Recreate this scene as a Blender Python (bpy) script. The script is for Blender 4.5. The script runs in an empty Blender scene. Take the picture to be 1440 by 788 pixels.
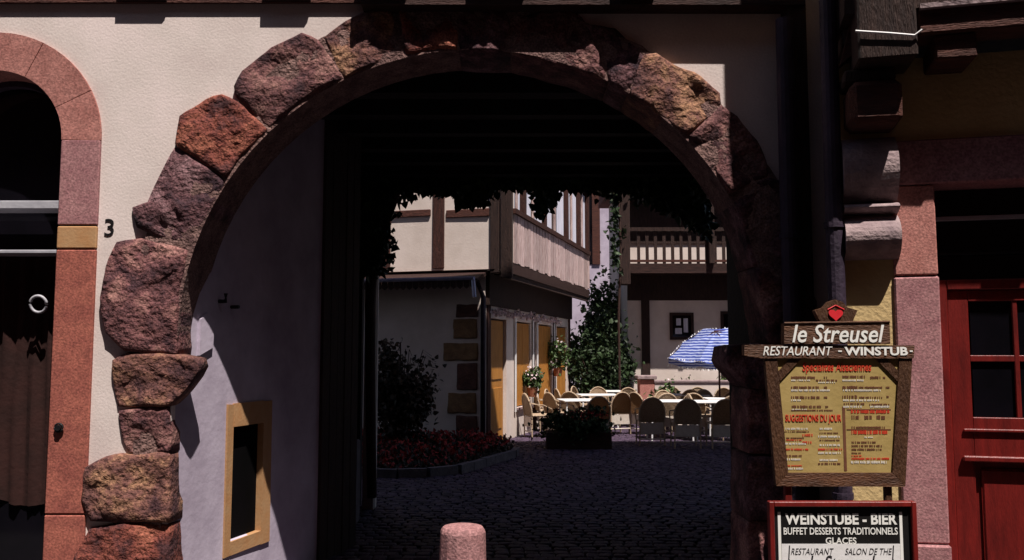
import bpy, bmesh, math, random
from mathutils import Vector, Matrix, noise
from mathutils.geometry import tessellate_polygon
R = math.radians
random.seed(7)
C = bpy.context.scene.collection
scn = bpy.context.scene

# ------------------------------------------------------------ camera
EYE = 1.65; F = 1200.0
PITCH = math.atan(101/1200)
cam = bpy.data.cameras.new('camera'); cam.sensor_width = 36; cam.lens = 36*F/1440
cam.clip_start = 0.05; cam.clip_end = 3000
co = bpy.data.objects.new('camera', cam); C.objects.link(co)
co.location = (0, 0, EYE); co.rotation_euler = (R(90)+PITCH, 0, 0)
scn.camera = co
# ------------------------------------------------------------ sky, sun, exposure
SUN = Vector((0.55, -1.0, 2.4)).normalized()
elev = math.asin(SUN.z); azim = math.atan2(SUN.x, SUN.y)
w = bpy.data.worlds.new('World'); scn.world = w; w.use_nodes = True
nt = w.node_tree; nt.nodes.clear()
sk = nt.nodes.new('ShaderNodeTexSky'); sk.sky_type = 'NISHITA'; sk.sun_disc = False
sk.sun_elevation = elev; sk.sun_rotation = azim
bg = nt.nodes.new('ShaderNodeBackground'); bg.inputs[1].default_value = 0.05
ow = nt.nodes.new('ShaderNodeOutputWorld')
nt.links.new(sk.outputs[0], bg.inputs[0]); nt.links.new(bg.outputs[0], ow.inputs[0])
sl = bpy.data.lights.new('sun', 'SUN'); sl.energy = 5.0; sl.angle = R(0.5); sl.color = (1.0, 0.93, 0.86)
so = bpy.data.objects.new('sun', sl); C.objects.link(so)
so.rotation_euler = (-SUN).to_track_quat('-Z', 'Y').to_euler()
scn.view_settings.view_transform = 'Standard'; scn.view_settings.look = 'None'
scn.view_settings.exposure = 0.45; scn.view_settings.gamma = 1.0

# ------------------------------------------------------------ helpers
def ray(px, py):
    dx = (px-720)/F; dy = (394-py)/F
    return Vector((dx, math.cos(PITCH)-dy*math.sin(PITCH), math.sin(PITCH)+dy*math.cos(PITCH)))
def at(px, py, Y):
    r = ray(px, py); t = Y/r.y
    return Vector((r.x*t, Y, EYE+r.z*t))
class Frame:
    def __init__(s, x, y, rz):
        s.M = Matrix.Translation((x, y, 0)) @ Matrix.Rotation(rz, 4, 'Z'); s.I = s.M.inverted()
        s.x, s.y, s.rz = x, y, rz
    def hit(s, px, py, ax, val):
        o = s.I @ Vector((0, 0, EYE)); d = s.I.to_3x3() @ ray(px, py)
        i = 'xyz'.index(ax); t = (val-o[i])/d[i]
        return o + d*t
def mat(name, c1, c2=None, scale=6.0, bump=0.0, bscale=40.0, rough=0.85, detail=6, c3=None, spec=0.3, metallic=0.0, island=0.0, stretch=None, bdist=0.02, ramp=(.32,.68), speck=0):
    m = bpy.data.materials.new(name); m.use_nodes = True
    n = m.node_tree.nodes; l = m.node_tree.links
    b = n['Principled BSDF']; b.inputs['Roughness'].default_value = rough
    b.inputs['Specular IOR Level'].default_value = spec; b.inputs['Metallic'].default_value = metallic
    tc = n.new('ShaderNodeTexCoord'); vec = tc.outputs['Object']
    if stretch:
        mp = n.new('ShaderNodeMapping'); mp.inputs['Scale'].default_value = stretch
        l.new(vec, mp.inputs[0]); vec = mp.outputs[0]
    c2 = c2 or tuple(x*0.7 for x in c1)
    nz = n.new('ShaderNodeTexNoise'); nz.inputs['Scale'].default_value = scale; nz.inputs['Detail'].default_value = detail
    nz.inputs['Roughness'].default_value = 0.65
    l.new(vec, nz.inputs['Vector'])
    cr = n.new('ShaderNodeValToRGB'); e = cr.color_ramp.elements
    e[0].position = ramp[0]; e[0].color = (*c2, 1); e[1].position = ramp[1]; e[1].color = (*c1, 1)
    if c3:
        k = cr.color_ramp.elements.new(0.5); k.color = (*c3, 1)
    l.new(nz.outputs[0], cr.inputs[0]); col = cr.outputs[0]
    if speck:
        n3 = n.new('ShaderNodeTexNoise'); n3.inputs['Scale'].default_value = 85; n3.inputs['Detail'].default_value = 3; l.new(vec, n3.inputs['Vector'])
        m3 = n.new('ShaderNodeMapRange'); m3.inputs[1].default_value = .35; m3.inputs[2].default_value = .68; m3.inputs[3].default_value = 1-speck; m3.inputs[4].default_value = 1+speck
        l.new(n3.outputs[0], m3.inputs[0]); s3 = n.new('ShaderNodeVectorMath'); s3.operation = 'SCALE'
        l.new(col, s3.inputs[0]); l.new(m3.outputs[0], s3.inputs['Scale']); col = s3.outputs[0]
    if island:
        g = n.new('ShaderNodeNewGeometry'); oi = n.new('ShaderNodeObjectInfo'); ad = n.new('ShaderNodeMath'); ad.operation = 'ADD'
        l.new(g.outputs['Random Per Island'], ad.inputs[0]); l.new(oi.outputs['Random'], ad.inputs[1])
        fr = n.new('ShaderNodeMath'); fr.operation = 'FRACT'; l.new(ad.outputs[0], fr.inputs[0])
        mr = n.new('ShaderNodeMapRange'); mr.inputs[3].default_value = 1-island; mr.inputs[4].default_value = 1+island
        l.new(fr.outputs[0], mr.inputs[0])
        mx = n.new('ShaderNodeVectorMath'); mx.operation = 'SCALE'
        l.new(col, mx.inputs[0]); l.new(mr.outputs[0], mx.inputs['Scale']); col = mx.outputs[0]
    l.new(col, b.inputs['Base Color'])
    if bump:
        n2 = n.new('ShaderNodeTexNoise'); n2.inputs['Scale'].default_value = bscale; n2.inputs['Detail'].default_value = 5
        l.new(vec, n2.inputs['Vector'])
        bp = n.new('ShaderNodeBump'); bp.inputs['Strength'].default_value = bump; bp.inputs['Distance'].default_value = bdist
        l.new(n2.outputs[0], bp.inputs['Height']); l.new(bp.outputs[0], b.inputs['Normal'])
    return m
M = dict(
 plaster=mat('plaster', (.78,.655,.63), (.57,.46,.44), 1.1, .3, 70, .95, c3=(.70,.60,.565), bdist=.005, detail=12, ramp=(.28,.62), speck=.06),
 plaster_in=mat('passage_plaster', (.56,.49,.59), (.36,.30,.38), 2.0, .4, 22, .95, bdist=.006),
 plaster_far=mat('yard_plaster', (.76,.65,.60), (.60,.50,.45), 1.5, .3, 30, .95, bdist=.008),
 yellow=mat('yellow_plaster', (.68,.50,.25), (.56,.39,.18), 3, .3, 40, .95),
 rock=mat('sandstone_rough', (.30,.15,.13), (.055,.024,.03), 5, 1, 28, .9, detail=12, c3=(.16,.065,.065), island=.2, bdist=.03, ramp=(.38,.62), speck=.42),
 rock_red=mat('sandstone_red', (.33,.11,.07), (.065,.024,.026), 5, 1, 26, .9, detail=12, c3=(.19,.052,.038), bdist=.03, ramp=(.38,.62), speck=.42),
 rock_purple=mat('sandstone_purple', (.24,.13,.14), (.035,.017,.024), 6, 1, 28, .9, detail=12, c3=(.12,.052,.058), bdist=.03, ramp=(.38,.62), speck=.42),
 rock_ochre=mat('sandstone_ochre', (.36,.19,.11), (.07,.03,.034), 5, 1, 26, .9, detail=12, c3=(.18,.078,.062), bdist=.03, ramp=(.38,.62), speck=.42),
 mortar=mat('mortar', (.27,.16,.14), (.09,.045,.045), 9, 1, 40, .95, bdist=.03, speck=.4, detail=10),
 pink=mat('pink_sandstone', (.46,.20,.17), (.34,.13,.11), 10, .3, 90, .85, island=.12, detail=10, bdist=.008, speck=.3),
 pinkp=mat('mauve_sandstone', (.42,.21,.21), (.30,.13,.14), 14, .3, 90, .85, island=.1, detail=10, bdist=.008, speck=.3),
 redstone=mat('red_sandstone', (.38,.12,.085), (.25,.07,.055), 9, .3, 80, .85, detail=10, bdist=.008, speck=.3),
 yellowstone=mat('yellow_sandstone', (.44,.26,.13), (.42,.21,.09), 12, .3, 60, .85, bdist=.006),
 greystone=mat('pale_carved_stone', (.38,.28,.28), (.20,.14,.15), 12, .5, 50, .85),
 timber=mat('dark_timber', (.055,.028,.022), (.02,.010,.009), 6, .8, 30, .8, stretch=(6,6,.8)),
 timber_h=mat('dark_timber_lying', (.06,.024,.019), (.02,.009,.008), 6, .8, 30, .8, stretch=(.8,6,6)),
 timber_b=mat('brown_timber', (.085,.028,.02), (.03,.011,.009), 6, .8, 30, .8, stretch=(5,5,.9)),
 timber_bh=mat('brown_timber_lying', (.11,.036,.024), (.045,.015,.012), 6, .8, 30, .8, stretch=(.9,5,5)),
 near_black=mat('near_black_timber', (.014,.009,.009), (.006,.004,.005), 6, .6, 30, .9),  # one even near-black for ceiling, beams and side walls
 black=mat('black_interior', (.004,.003,.004), (.002,.002,.002), 3, 0, rough=.9, spec=.05),
 glass=mat('dark_glass', (.006,.005,.008), (.003,.003,.004), 2, 0, rough=.08, spec=.4),
 metal=mat('grey_metal', (.45,.44,.48), (.34,.33,.37), 8, .1, 60, .35, metallic=.0),
 iron=mat('black_iron', (.012,.011,.013), (.006,.005,.006), 8, .2, 60, .5),
 zinc=mat('zinc', (.40,.40,.56), (.26,.26,.40), 6, .15, 40, .4, metallic=.4),
 pipe=mat('weathered_pipe', (.05,.032,.055), (.018,.012,.022), 6, .3, 40, .6),
 redpaint=mat('red_door_paint', (.20,.013,.010), (.09,.006,.005), 5, .3, 40, .45, spec=.4, stretch=(4,4,.7), bdist=.006),
 curtain=mat('brown_curtain', (.035,.010,.008), (.016,.005,.004), 4, .2, 30, .9),
 white=mat('white_paint', (.80,.78,.78), (.7,.68,.68), 8, .05, 40, .5),
 letter=mat('white_letter_paint', (.85,.84,.80), (.78,.76,.72), 20, 0, rough=.6),
 blackpaint=mat('black_sign_paint', (.010,.009,.009), (.006,.005,.005), 8, 0, rough=.5),
 signwood=mat('sign_wood', (.085,.036,.016), (.045,.018,.009), 8, .5, 40, .6, stretch=(3,3,1)),
 signwood_h=mat('sign_wood_lying', (.13,.05,.02), (.05,.02,.010), 5, .5, 40, .6, stretch=(1,3,5)),
 menu=mat('menu_card', (.42,.30,.11), (.33,.23,.075), 5, .1, 30, .7),
 redink=mat('red_print', (.60,.05,.02), (.50,.04,.015), 20, 0, rough=.7),
 brownink=mat('brown_print', (.16,.06,.03), (.12,.04,.02), 20, 0, rough=.7),
 greyink=mat('pale_print', (.72,.66,.55), (.6,.55,.5), 20, 0, rough=.7),
 heart=mat('heart_paint', (.75,.03,.04), (.6,.02,.03), 20, 0, rough=.5),
 blackink=mat('black_print', (.02,.018,.02), (.015,.012,.015), 20, 0, rough=.7),
 orange=mat('orange_shutter', (.50,.22,.045), (.36,.14,.025), 5, .2, 40, .6, stretch=(3,3,.7)),
 board=mat('limewashed_board', (.70,.55,.53), (.36,.22,.21), 7, .4, 40, .85, island=.22, stretch=(4,4,.6)),
 curtain_w=mat('net_curtain', (.74,.72,.80), (.45,.45,.56), 9, .1, 30, .9, stretch=(12,12,.3)),
 leaf=mat('ivy_leaf', (.035,.06,.022), (.015,.028,.010), 4, 0, rough=.6, island=.5),
 leaf2=mat('shrub_leaf', (.075,.12,.035), (.03,.055,.018), 4, 0, rough=.6, island=.5),
 leaf3=mat('copper_leaf', (.06,.045,.03), (.03,.018,.015), 4, 0, rough=.6, island=.5),
 petal=mat('red_petal', (.42,.045,.035), (.25,.025,.03), 4, 0, rough=.7, island=.4),
 petalw=mat('pale_petal', (.75,.62,.62), (.6,.45,.5), 4, 0, rough=.7, island=.3),
 bark=mat('bark', (.07,.035,.028), (.03,.015,.012), 10, .8, 40, .9, stretch=(4,4,1)),
 soil=mat('soil', (.04,.028,.022), (.02,.014,.012), 14, .8, 40, .95),
 cobble=mat('cobble_stone', (.08,.05,.085), (.03,.019,.036), 9, .5, 50, .7, island=.35),
 joint=mat('paving_joint_earth', (.035,.028,.032), (.02,.016,.018), 20, .6, 80, .95),
 street=mat('street_surface', (.05,.042,.046), (.03,.026,.03), 3, .4, 60, .9),
 kerb=mat('kerb_stone', (.16,.13,.14), (.09,.07,.08), 8, .5, 40, .85),
 bollard=mat('bollard_stone', (.40,.21,.21), (.28,.13,.13), 12, .6, 80, .85, detail=12, speck=.3, bdist=.008),
 wicker=mat('wicker', (.60,.46,.33), (.38,.26,.17), 60, .8, 120, .7, detail=3),
 wicker_back=mat('woven_back', (.46,.34,.23), (.24,.15,.09), 70, .8, 120, .7, detail=3),
 canvas=mat('pale_webbing', (.62,.55,.48), (.50,.42,.36), 20, .2, 60, .8),
 tile=mat('roof_tile', (.20,.07,.045), (.11,.04,.03), 4, .4, 30, .9),
 quoin=mat('ochre_quoin', (.34,.20,.10), (.20,.11,.06), 9, .7, 30, .9, island=.2),
 quoin_d=mat('brown_quoin', (.17,.08,.06), (.09,.04,.035), 9, .7, 30, .9, island=.2),
 terracotta=mat('terracotta', (.35,.14,.08), (.25,.09,.05), 8, .2, 40, .85),
)
# striped parasol cloth
def stripe_mat():
    m = bpy.data.materials.new('striped_parasol_cloth'); m.use_nodes = True
    n = m.node_tree.nodes; l = m.node_tree.links; b = n['Principled BSDF']; b.inputs['Roughness'].default_value = .9
    tc = n.new('ShaderNodeTexCoord'); wv = n.new('ShaderNodeTexWave'); wv.wave_type = 'BANDS'; wv.bands_direction = 'Z'
    wv.inputs['Scale'].default_value = 5.5; wv.inputs['Distortion'].default_value = 1.8; wv.inputs['Detail'].default_value = 1; wv.inputs['Detail Scale'].default_value = 1.5
    l.new(tc.outputs['Object'], wv.inputs['Vector'])
    cr = n.new('ShaderNodeValToRGB'); e = cr.color_ramp.elements
    e[0].position = .55; e[0].color = (.03,.055,.27,1); e[1].position = .70; e[1].color = (.36,.41,.62,1)
    l.new(wv.outputs[0], cr.inputs[0]); l.new(cr.outputs[0], b.inputs['Base Color']); return m
M['stripe'] = stripe_mat()

def obj(name, bm, m, parent=None, smooth=False, label=None, kind=None, local=True, mats=None):
    me = bpy.data.meshes.new(name)
    bmesh.ops.recalc_face_normals(bm, faces=bm.faces)
    bm.to_mesh(me); bm.free()
    me.materials.append(m)
    for x in (mats or []): me.materials.append(x)
    if smooth: me.polygons.foreach_set('use_smooth', [True]*len(me.polygons))
    o = bpy.data.objects.new(name, me); C.objects.link(o)
    if parent: o.parent = parent
    if label: o['label'] = label
    if kind: o['kind'] = kind
    return o
def thing(name, label, cat, loc=(0,0,0), rz=0, group=None, kind=None):
    o = bpy.data.objects.new(name, None); C.objects.link(o); o.empty_display_size = .1
    o.location = loc; o.rotation_euler = (0,0,rz); o['label'] = label; o['category'] = cat
    if group: o['group'] = group
    if kind: o['kind'] = kind
    return o
def part(name, parent):
    o = bpy.data.objects.new(name, None); C.objects.link(o); o.parent = parent; return o
def dup(root, loc, rz, label=None):
    r = root.copy(); C.objects.link(r); r.location = loc; r.rotation_euler = (0,0,rz)
    if label: r['label'] = label
    for ch in list(root.children):
        c = ch.copy(); C.objects.link(c); c.parent = r
        for g in list(ch.children):
            d = g.copy(); C.objects.link(d); d.parent = c
    return r
NB = bmesh.new
def box(bm, x0, x1, y0, y1, z0, z1, jit=0, bev=0):
    vs = []
    for z in (z0, z1):
        for y in (y0, y1):
            for x in (x0, x1):
                vs.append(bm.verts.new((x+random.uniform(-jit,jit), y+random.uniform(-jit,jit), z+random.uniform(-jit,jit))))
    fs = [bm.faces.new([vs[i] for i in q]) for q in ((0,1,3,2),(4,6,7,5),(0,4,5,1),(1,5,7,3),(3,7,6,2),(2,6,4,0))]
    if bev:
        ed = set(e for f in fs for e in f.edges)
        bmesh.ops.bevel(bm, geom=list(ed), offset=bev, segments=1, affect='EDGES')
    return bm
def tube(bm, pts, r, n=8, r2=None, close=True):
    pts = [Vector(p) for p in pts]; rings = []
    for i, p in enumerate(pts):
        a = pts[max(i-1,0)]; b = pts[min(i+1,len(pts)-1)]; d = (b-a).normalized()
        up = Vector((0,0,1)) if abs(d.z) < .95 else Vector((1,0,0))
        s = d.cross(up).normalized(); t = s.cross(d)
        rr = r if r2 is None else r+(r2-r)*i/(len(pts)-1)
        rings.append([bm.verts.new(p+(s*math.cos(2*math.pi*k/n)+t*math.sin(2*math.pi*k/n))*rr) for k in range(n)])
    for A, B in zip(rings, rings[1:]):
        for k in range(n): bm.faces.new((A[k],A[(k+1)%n],B[(k+1)%n],B[k]))
    if close: bm.faces.new(rings[0]); bm.faces.new(rings[-1][::-1])
    return bm
def prism(bm, pts, ax, v0, v1):
    """pts 2D; ax='y': (x,z) polygon extruded from y=v0 to v1; 'x': (y,z); 'z': (x,y)"""
    def P(p, v): return {'y':(p[0],v,p[1]),'x':(v,p[0],p[1]),'z':(p[0],p[1],v)}[ax]
    A = [bm.verts.new(P(p,v0)) for p in pts]; B = [bm.verts.new(P(p,v1)) for p in pts]
    n = len(pts)
    for t in tessellate_polygon([[Vector((p[0],p[1],0)) for p in pts]]):
        if len(set(t)) == 3: bm.faces.new([A[i] for i in t]); bm.faces.new([B[i] for i in t[::-1]])
    for i in range(n): bm.faces.new((A[i],B[i],B[(i+1)%n],A[(i+1)%n]))
    return bm
def lathe(bm, prof, n=20, cx=0, cy=0):
    rings = []
    for r, z in prof:
        rings.append([bm.verts.new((cx+r*math.cos(2*math.pi*k/n), cy+r*math.sin(2*math.pi*k/n), z)) for k in range(n)])
    for A, B in zip(rings, rings[1:]):
        for k in range(n): bm.faces.new((A[k],A[(k+1)%n],B[(k+1)%n],B[k]))
    bm.faces.new(rings[0][::-1]); bm.faces.new(rings[-1])
    return bm
def rough_stone(pts, yf, depth, bulge=.05, seed=0, gap=-.004, amp=.014, step=.045, round_=1.0):
    """pts: (x,z) outline in a facade plane at y=yf; a rugged block reaching back `depth` and proud of the wall by `bulge`."""
    bm = NB(); pts = [Vector((p[0],p[1])) for p in pts]
    c = sum(pts, Vector((0,0)))/len(pts); ring = []
    n = len(pts)
    for i in range(n):
        a, b = pts[i], pts[(i+1)%n]; k = max(1, int((b-a).length/step))
        for j in range(k):
            p = a.lerp(b, j/k); d = (p-c); L = d.length
            q = noise.noise(Vector((p.x*7, p.y*7, seed*3.1)))*.018 + noise.noise(Vector((p.x*19, p.y*19, seed)))*.008
            ring.append(p - d/L*(gap - q))
    # soften corners
    rr = []
    m = len(ring)
    for i in range(m): rr.append((ring[i-1]+ring[i]*12+ring[(i+1)%m])/14 if round_ else ring[i])
    ring = rr
    levels = [(1.0, depth), (1.0, .012), (.992, -bulge*.42), (.975, -bulge*.75), (.935, -bulge*.92), (.84, -bulge*.98), (.72, -bulge), (.58, -bulge*1.02), (.42, -bulge), (.27, -bulge), (.12, -bulge)]
    rings = []
    for s, dy in levels:
        L = []
        for p in ring:
            q = c+(p-c)*s
            y = yf+dy
            if dy < 0:
                k = min(1, (1-s)*8+.3)
                v = Vector((q.x*5, q.y*5, seed*1.7))
                y += (noise.noise(v)*2.0 - abs(noise.noise(v*2.3))*1.7 + noise.noise(v*6)*.35)*amp*k
            L.append(bm.verts.new((q.x, y, q.y)))
        rings.append(L)
    for A, B in zip(rings, rings[1:]):
        for k in range(m): bm.faces.new((A[k],A[(k+1)%m],B[(k+1)%m],B[k]))
    bm.faces.new(rings[0]); bm.faces.new(rings[-1])
    return bm
def leafquad(bm, p, size, nrm=None, droop=.4):
    d = Vector((random.gauss(0,1), random.gauss(0,1), random.gauss(0,1)-droop)).normalized()
    s = d.cross(Vector((random.gauss(0,1), random.gauss(0,1), random.gauss(0,1)))).normalized()
    t = d.cross(s)*.15
    a = bm.verts.new(p); b = bm.verts.new(p+(d*.22+s*.40+t)*size); b2 = bm.verts.new(p+(d*.62+s*.27+t*.7)*size); c = bm.verts.new(p+d*size)
    e = bm.verts.new(p+(d*.22-s*.40+t)*size); e2 = bm.verts.new(p+(d*.62-s*.27+t*.7)*size)
    bm.faces.new((a,b,b2,c)); bm.faces.new((a,c,e2,e))
def foliage(bm, center, rad, n, size, clumps=12, droop=.2):
    center = Vector(center); rad = Vector(rad)
    cs = []
    for i in range(clumps):
        v = Vector((random.gauss(0,1),random.gauss(0,1),random.gauss(0,1))).normalized()*random.uniform(.35,.9)
        cs.append((center+Vector((v.x*rad.x,v.y*rad.y,v.z*rad.z)), random.uniform(.25,.5)))
    for i in range(n):
        c, k = random.choice(cs)
        v = Vector((random.gauss(0,.6),random.gauss(0,.6),random.gauss(0,.6)))
        leafquad(bm, c+Vector((v.x*rad.x,v.y*rad.y,v.z*rad.z))*k, size*random.uniform(.6,1.3), droop=droop)
def text_mesh(s, cx, cz, wd, ht, y, shear=0, bold=0, ex=.002, fit=True):
    cu = bpy.data.curves.new('t', 'FONT'); cu.body = s; cu.shear = shear; cu.offset = bold; cu.extrude = .01; cu.resolution_u = 3
    o = bpy.data.objects.new('t', cu); C.objects.link(o)
    bpy.context.view_layer.update()
    me = bpy.data.meshes.new_from_object(o.evaluated_get(bpy.context.evaluated_depsgraph_get()))
    bm = NB(); bm.from_mesh(me)
    bpy.data.objects.remove(o); bpy.data.curves.remove(cu); bpy.data.meshes.remove(me)
    xs = [v.co.x for v in bm.verts]; ys = [v.co.y for v in bm.verts]
    x0, x1, y0, y1 = min(xs), max(xs), min(ys), max(ys)
    sx = wd/(x1-x0); sy = ht/(y1-y0)
    for v in bm.verts:
        v.co = Vector((cx+(v.co.x-(x0+x1)/2)*sx, y-ex/2-v.co.z/.01*ex/2, cz+(v.co.y-(y0+y1)/2)*sy))
    return bm

# ------------------------------------------------------------ ground
FY = 5.06
def fp(px, py): p = at(px, py, FY); return (p.x, p.z)
bm = NB(); g = 900
vs = [bm.verts.new(v) for v in ((-g,-g,-.02),(g,-g,-.02),(g,g,-.02),(-g,g,-.02))]; bm.faces.new(vs)
obj('street', bm, M['street'], kind='structure')
bm = NB(); box(bm, -6, 12, 4.2, 34, -.015, 0)
paving = obj('courtyard_paving', bm, M['joint'], kind='structure')
# cobbles
def cobble_mesh(k):
    bm = NB(); a, b, h = .056, .053, .022
    j = lambda s: random.uniform(-s, s)
    base = [bm.verts.new((x*a*1.02, y*b*1.02, -.01)) for x, y in ((-1,-1),(1,-1),(1,1),(-1,1))]
    mid = [bm.verts.new((x*a+j(.004), y*b+j(.004), h*.6)) for x, y in ((-1,-1),(1,-1),(1,1),(-1,1))]
    top = [bm.verts.new((x*a*.68+j(.005), y*b*.68+j(.005), h+j(.004))) for x, y in ((-1,-1),(1,-1),(1,1),(-1,1))]
    for A, B in ((base,mid),(mid,top)):
        for i in range(4): bm.faces.new((A[i],A[(i+1)%4],B[(i+1)%4],B[i]))
    bm.faces.new(top); bmesh.ops.recalc_face_normals(bm, faces=bm.faces)
    me = bpy.data.meshes.new('cobblestone'); bm.to_mesh(me); bm.free(); me.materials.append(M['cobble'])
    me.polygons.foreach_set('use_smooth', [True]*len(me.polygons)); return me
cm = [cobble_mesh(k) for k in range(6)]
cob = []
Y = 5.7; row = 0
while Y < 24:
    x = -2.6-(row%2)*.06
    while x < 6.5:
        yy = Y+.035*math.sin(x*1.7)+.012*random.uniform(-1,1)
        if abs(x)/yy < .45 and x < .5+yy*.4: cob.append((x+random.uniform(-.008,.008), yy, random.uniform(-.25,.25)*.4))
        x += .122*random.uniform(.93,1.1)
    Y += .118; row += 1
def vis(c): 
    x, y, _ = c; px = 720+1200*x/y
    return 505 < px < 1045 and y > 6.7
near = [c for c in cob if vis(c)][:300]; ns = set(near)
for c in near:
    o = bpy.data.objects.new('cobblestone', random.choice(cm)); C.objects.link(o)
    o.location = (c[0], c[1], 0); o.rotation_euler = (random.uniform(-.05,.05), random.uniform(-.05,.05), c[2]); o.parent = paving
vv, ff = [], []
for c in cob:
    if c in ns: continue
    me = random.choice(cm); mt = Matrix.Translation((c[0],c[1],random.uniform(-.004,.003))) @ Matrix.Rotation(c[2],4,'Z') @ Matrix.Rotation(random.uniform(-.05,.05),4,'X')
    k = len(vv); vv += [mt @ v.co for v in me.vertices]; ff += [[i+k for i in p.vertices] for p in me.polygons]
me = bpy.data.meshes.new('cobblestones'); me.from_pydata(vv, [], ff); me.materials.append(M['cobble'])
me.polygons.foreach_set('use_smooth', [True]*len(me.polygons))
o = bpy.data.objects.new('cobblestones', me); C.objects.link(o); o.parent = paving; o['kind'] = 'stuff'

# ============================================================ GATEHOUSE
gate = thing('gatehouse', 'pale plastered house pierced by the big rough stone archway', 'building')
ACX, ACZ, AR = -.228, 1.734, 1.72
def arc(cx, cz, r, a0, a1, n): return [(cx+r*math.cos(R(a0+(a1-a0)*i/n)), cz+r*math.sin(R(a0+(a1-a0)*i/n))) for i in range(n+1)]
DCX, DCZ, DRo, DRi = -3.13, 2.93, .655, .42
out = [(-8,0),(DCX-DRo+.02,0)] + arc(DCX,DCZ,DRo-.02,180,0,24) + [(DCX+DRo-.02,0),(-2.0,0)] + arc(ACX,ACZ,1.775,180,0,40) + [(1.55,0),(1.9,0),(1.9,15.1),(-8,15.1)]
bm = NB(); prism(bm, out, 'y', FY, FY+.352)
obj('wall', bm, M['plaster'], gate)
# passage: left wall as own frame (direction .29)
PW = Frame(-2.02, FY, -math.atan(.29))
def pw(px, py): h = PW.hit(px, py, 'x', 0); return (h.y, h.z)
fr = [pw(320,569), pw(380,562), pw(377,771), pw(311,790)]
ins = [pw(326,600), pw(369,595), pw(367,750), pw(322,762)]
wy = sum(p[0] for p in fr)/4
L = math.hypot(7.37-FY, .29*(7.37-FY))
hole = ins
pl = part('passage_wall', gate); pl.location = (PW.x, PW.y, 0); pl.rotation_euler = (0,0,PW.rz)
bm = NB()
y0, y1, z0, z1 = ins[0][0], ins[1][0], ins[3][1], ins[0][1]
for (a,b,c,d) in ((.03,y0,0,3.62),(y1,L,0,3.62),(y0,y1,0,z0),(y0,y1,z1,3.62)): box(bm, -.35, 0, a, b, c, d)
bmesh.ops.remove_doubles(bm, verts=bm.verts, dist=.0005)
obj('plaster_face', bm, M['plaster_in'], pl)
# ochre stone surround with black opening
bm = NB()
fy0, fy1, fz0, fz1 = (fr[0][0]+fr[3][0])/2, (fr[1][0]+fr[2][0])/2, fr[3][1]+.02, fr[0][1]
for (a,b,c,d) in ((fy0,y0+.004,fz0,fz1),(y1-.004,fy1,fz0,fz1),(y0+.004,y1-.004,fz0,z0),(y0+.004,y1-.004,z1,fz1)):
    box(bm, -.12, .014, a, b, c, d, jit=.004)
obj('window_surround', bm, M['yellowstone'], pl)
bm = NB(); box(bm, -.30, -.035, y0-.03, y1+.03, z0-.03, z1+.03); obj('window_opening', bm, M['black'], pl)
# dark boards added at the yard end, standing in for the wall's shade
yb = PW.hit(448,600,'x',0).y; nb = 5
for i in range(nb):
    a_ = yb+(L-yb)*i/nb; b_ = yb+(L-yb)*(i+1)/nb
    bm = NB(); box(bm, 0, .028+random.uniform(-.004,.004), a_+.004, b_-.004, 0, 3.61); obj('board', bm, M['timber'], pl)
# small slot niche near the arch and iron pintle
a = PW.hit(279,440,'x',0); b = PW.hit(297,500,'x',0)
bm = NB(); prism(bm, [(a.y,b.z),(b.y-.01,b.z+.05),(b.y,a.z-.05),((a.y+b.y)/2,a.z),(a.y,a.z-.04)], 'x', 0, .02)
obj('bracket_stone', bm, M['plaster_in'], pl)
h = PW.hit(308,424,'x',0); h2 = PW.hit(325,432,'x',0)
bm = NB(); tube(bm, [(-.02,h.y,h.z),(.05,h.y,h.z),(.05,h.y,h.z+.05)], .014); obj('iron_hook', bm, M['iron'], pl)
bm = NB(); tube(bm, [(-.02,h2.y,h2.z),(.06,h2.y,h2.z)], .012)
obj('iron_hook', bm, M['iron'], pl)
# other passage surfaces
bm = NB(); box(bm, 2.25, 2.6, FY+.355, 8.9, 0, 3.62); obj('passage_wall', bm, M['near_black'], gate, label='dark wall on the right of the passage')
bm = NB(); box(bm, -5.0, -4.7, 7.0, 9.4, 0, 3.62); obj('passage_wall', bm, M['near_black'], gate, label='dark wall of the side bay')
bm = NB(); box(bm, -4.7, -1.75, 7.0, 7.25, 0, 3.62); obj('bay_wall', bm, M['near_black'], gate)
bm = NB(); box(bm, -4.7, -1.62, 9.22, 9.34, 0, 3.62); obj('bay_wall', bm, M['near_black'], gate)
bm = NB(); box(bm, -8, 9, FY+.354, 9.4, 3.62, 3.78); obj('ceiling', bm, M['near_black'], gate)
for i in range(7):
    bm = NB(); y = 5.85+i*.55; box(bm, -4.7, 2.25, y, y+.14, 3.46, 3.619, jit=.006); obj('ceiling_beam', bm, M['near_black'], gate)
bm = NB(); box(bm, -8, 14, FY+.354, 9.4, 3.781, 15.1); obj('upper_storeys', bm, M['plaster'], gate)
bm = NB(); prism(bm, [(4.9,15.09),(9.55,15.09),(7.4,17.4)], 'x', -8.2, 14.2); obj('roof', bm, M['tile'], gate)
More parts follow.
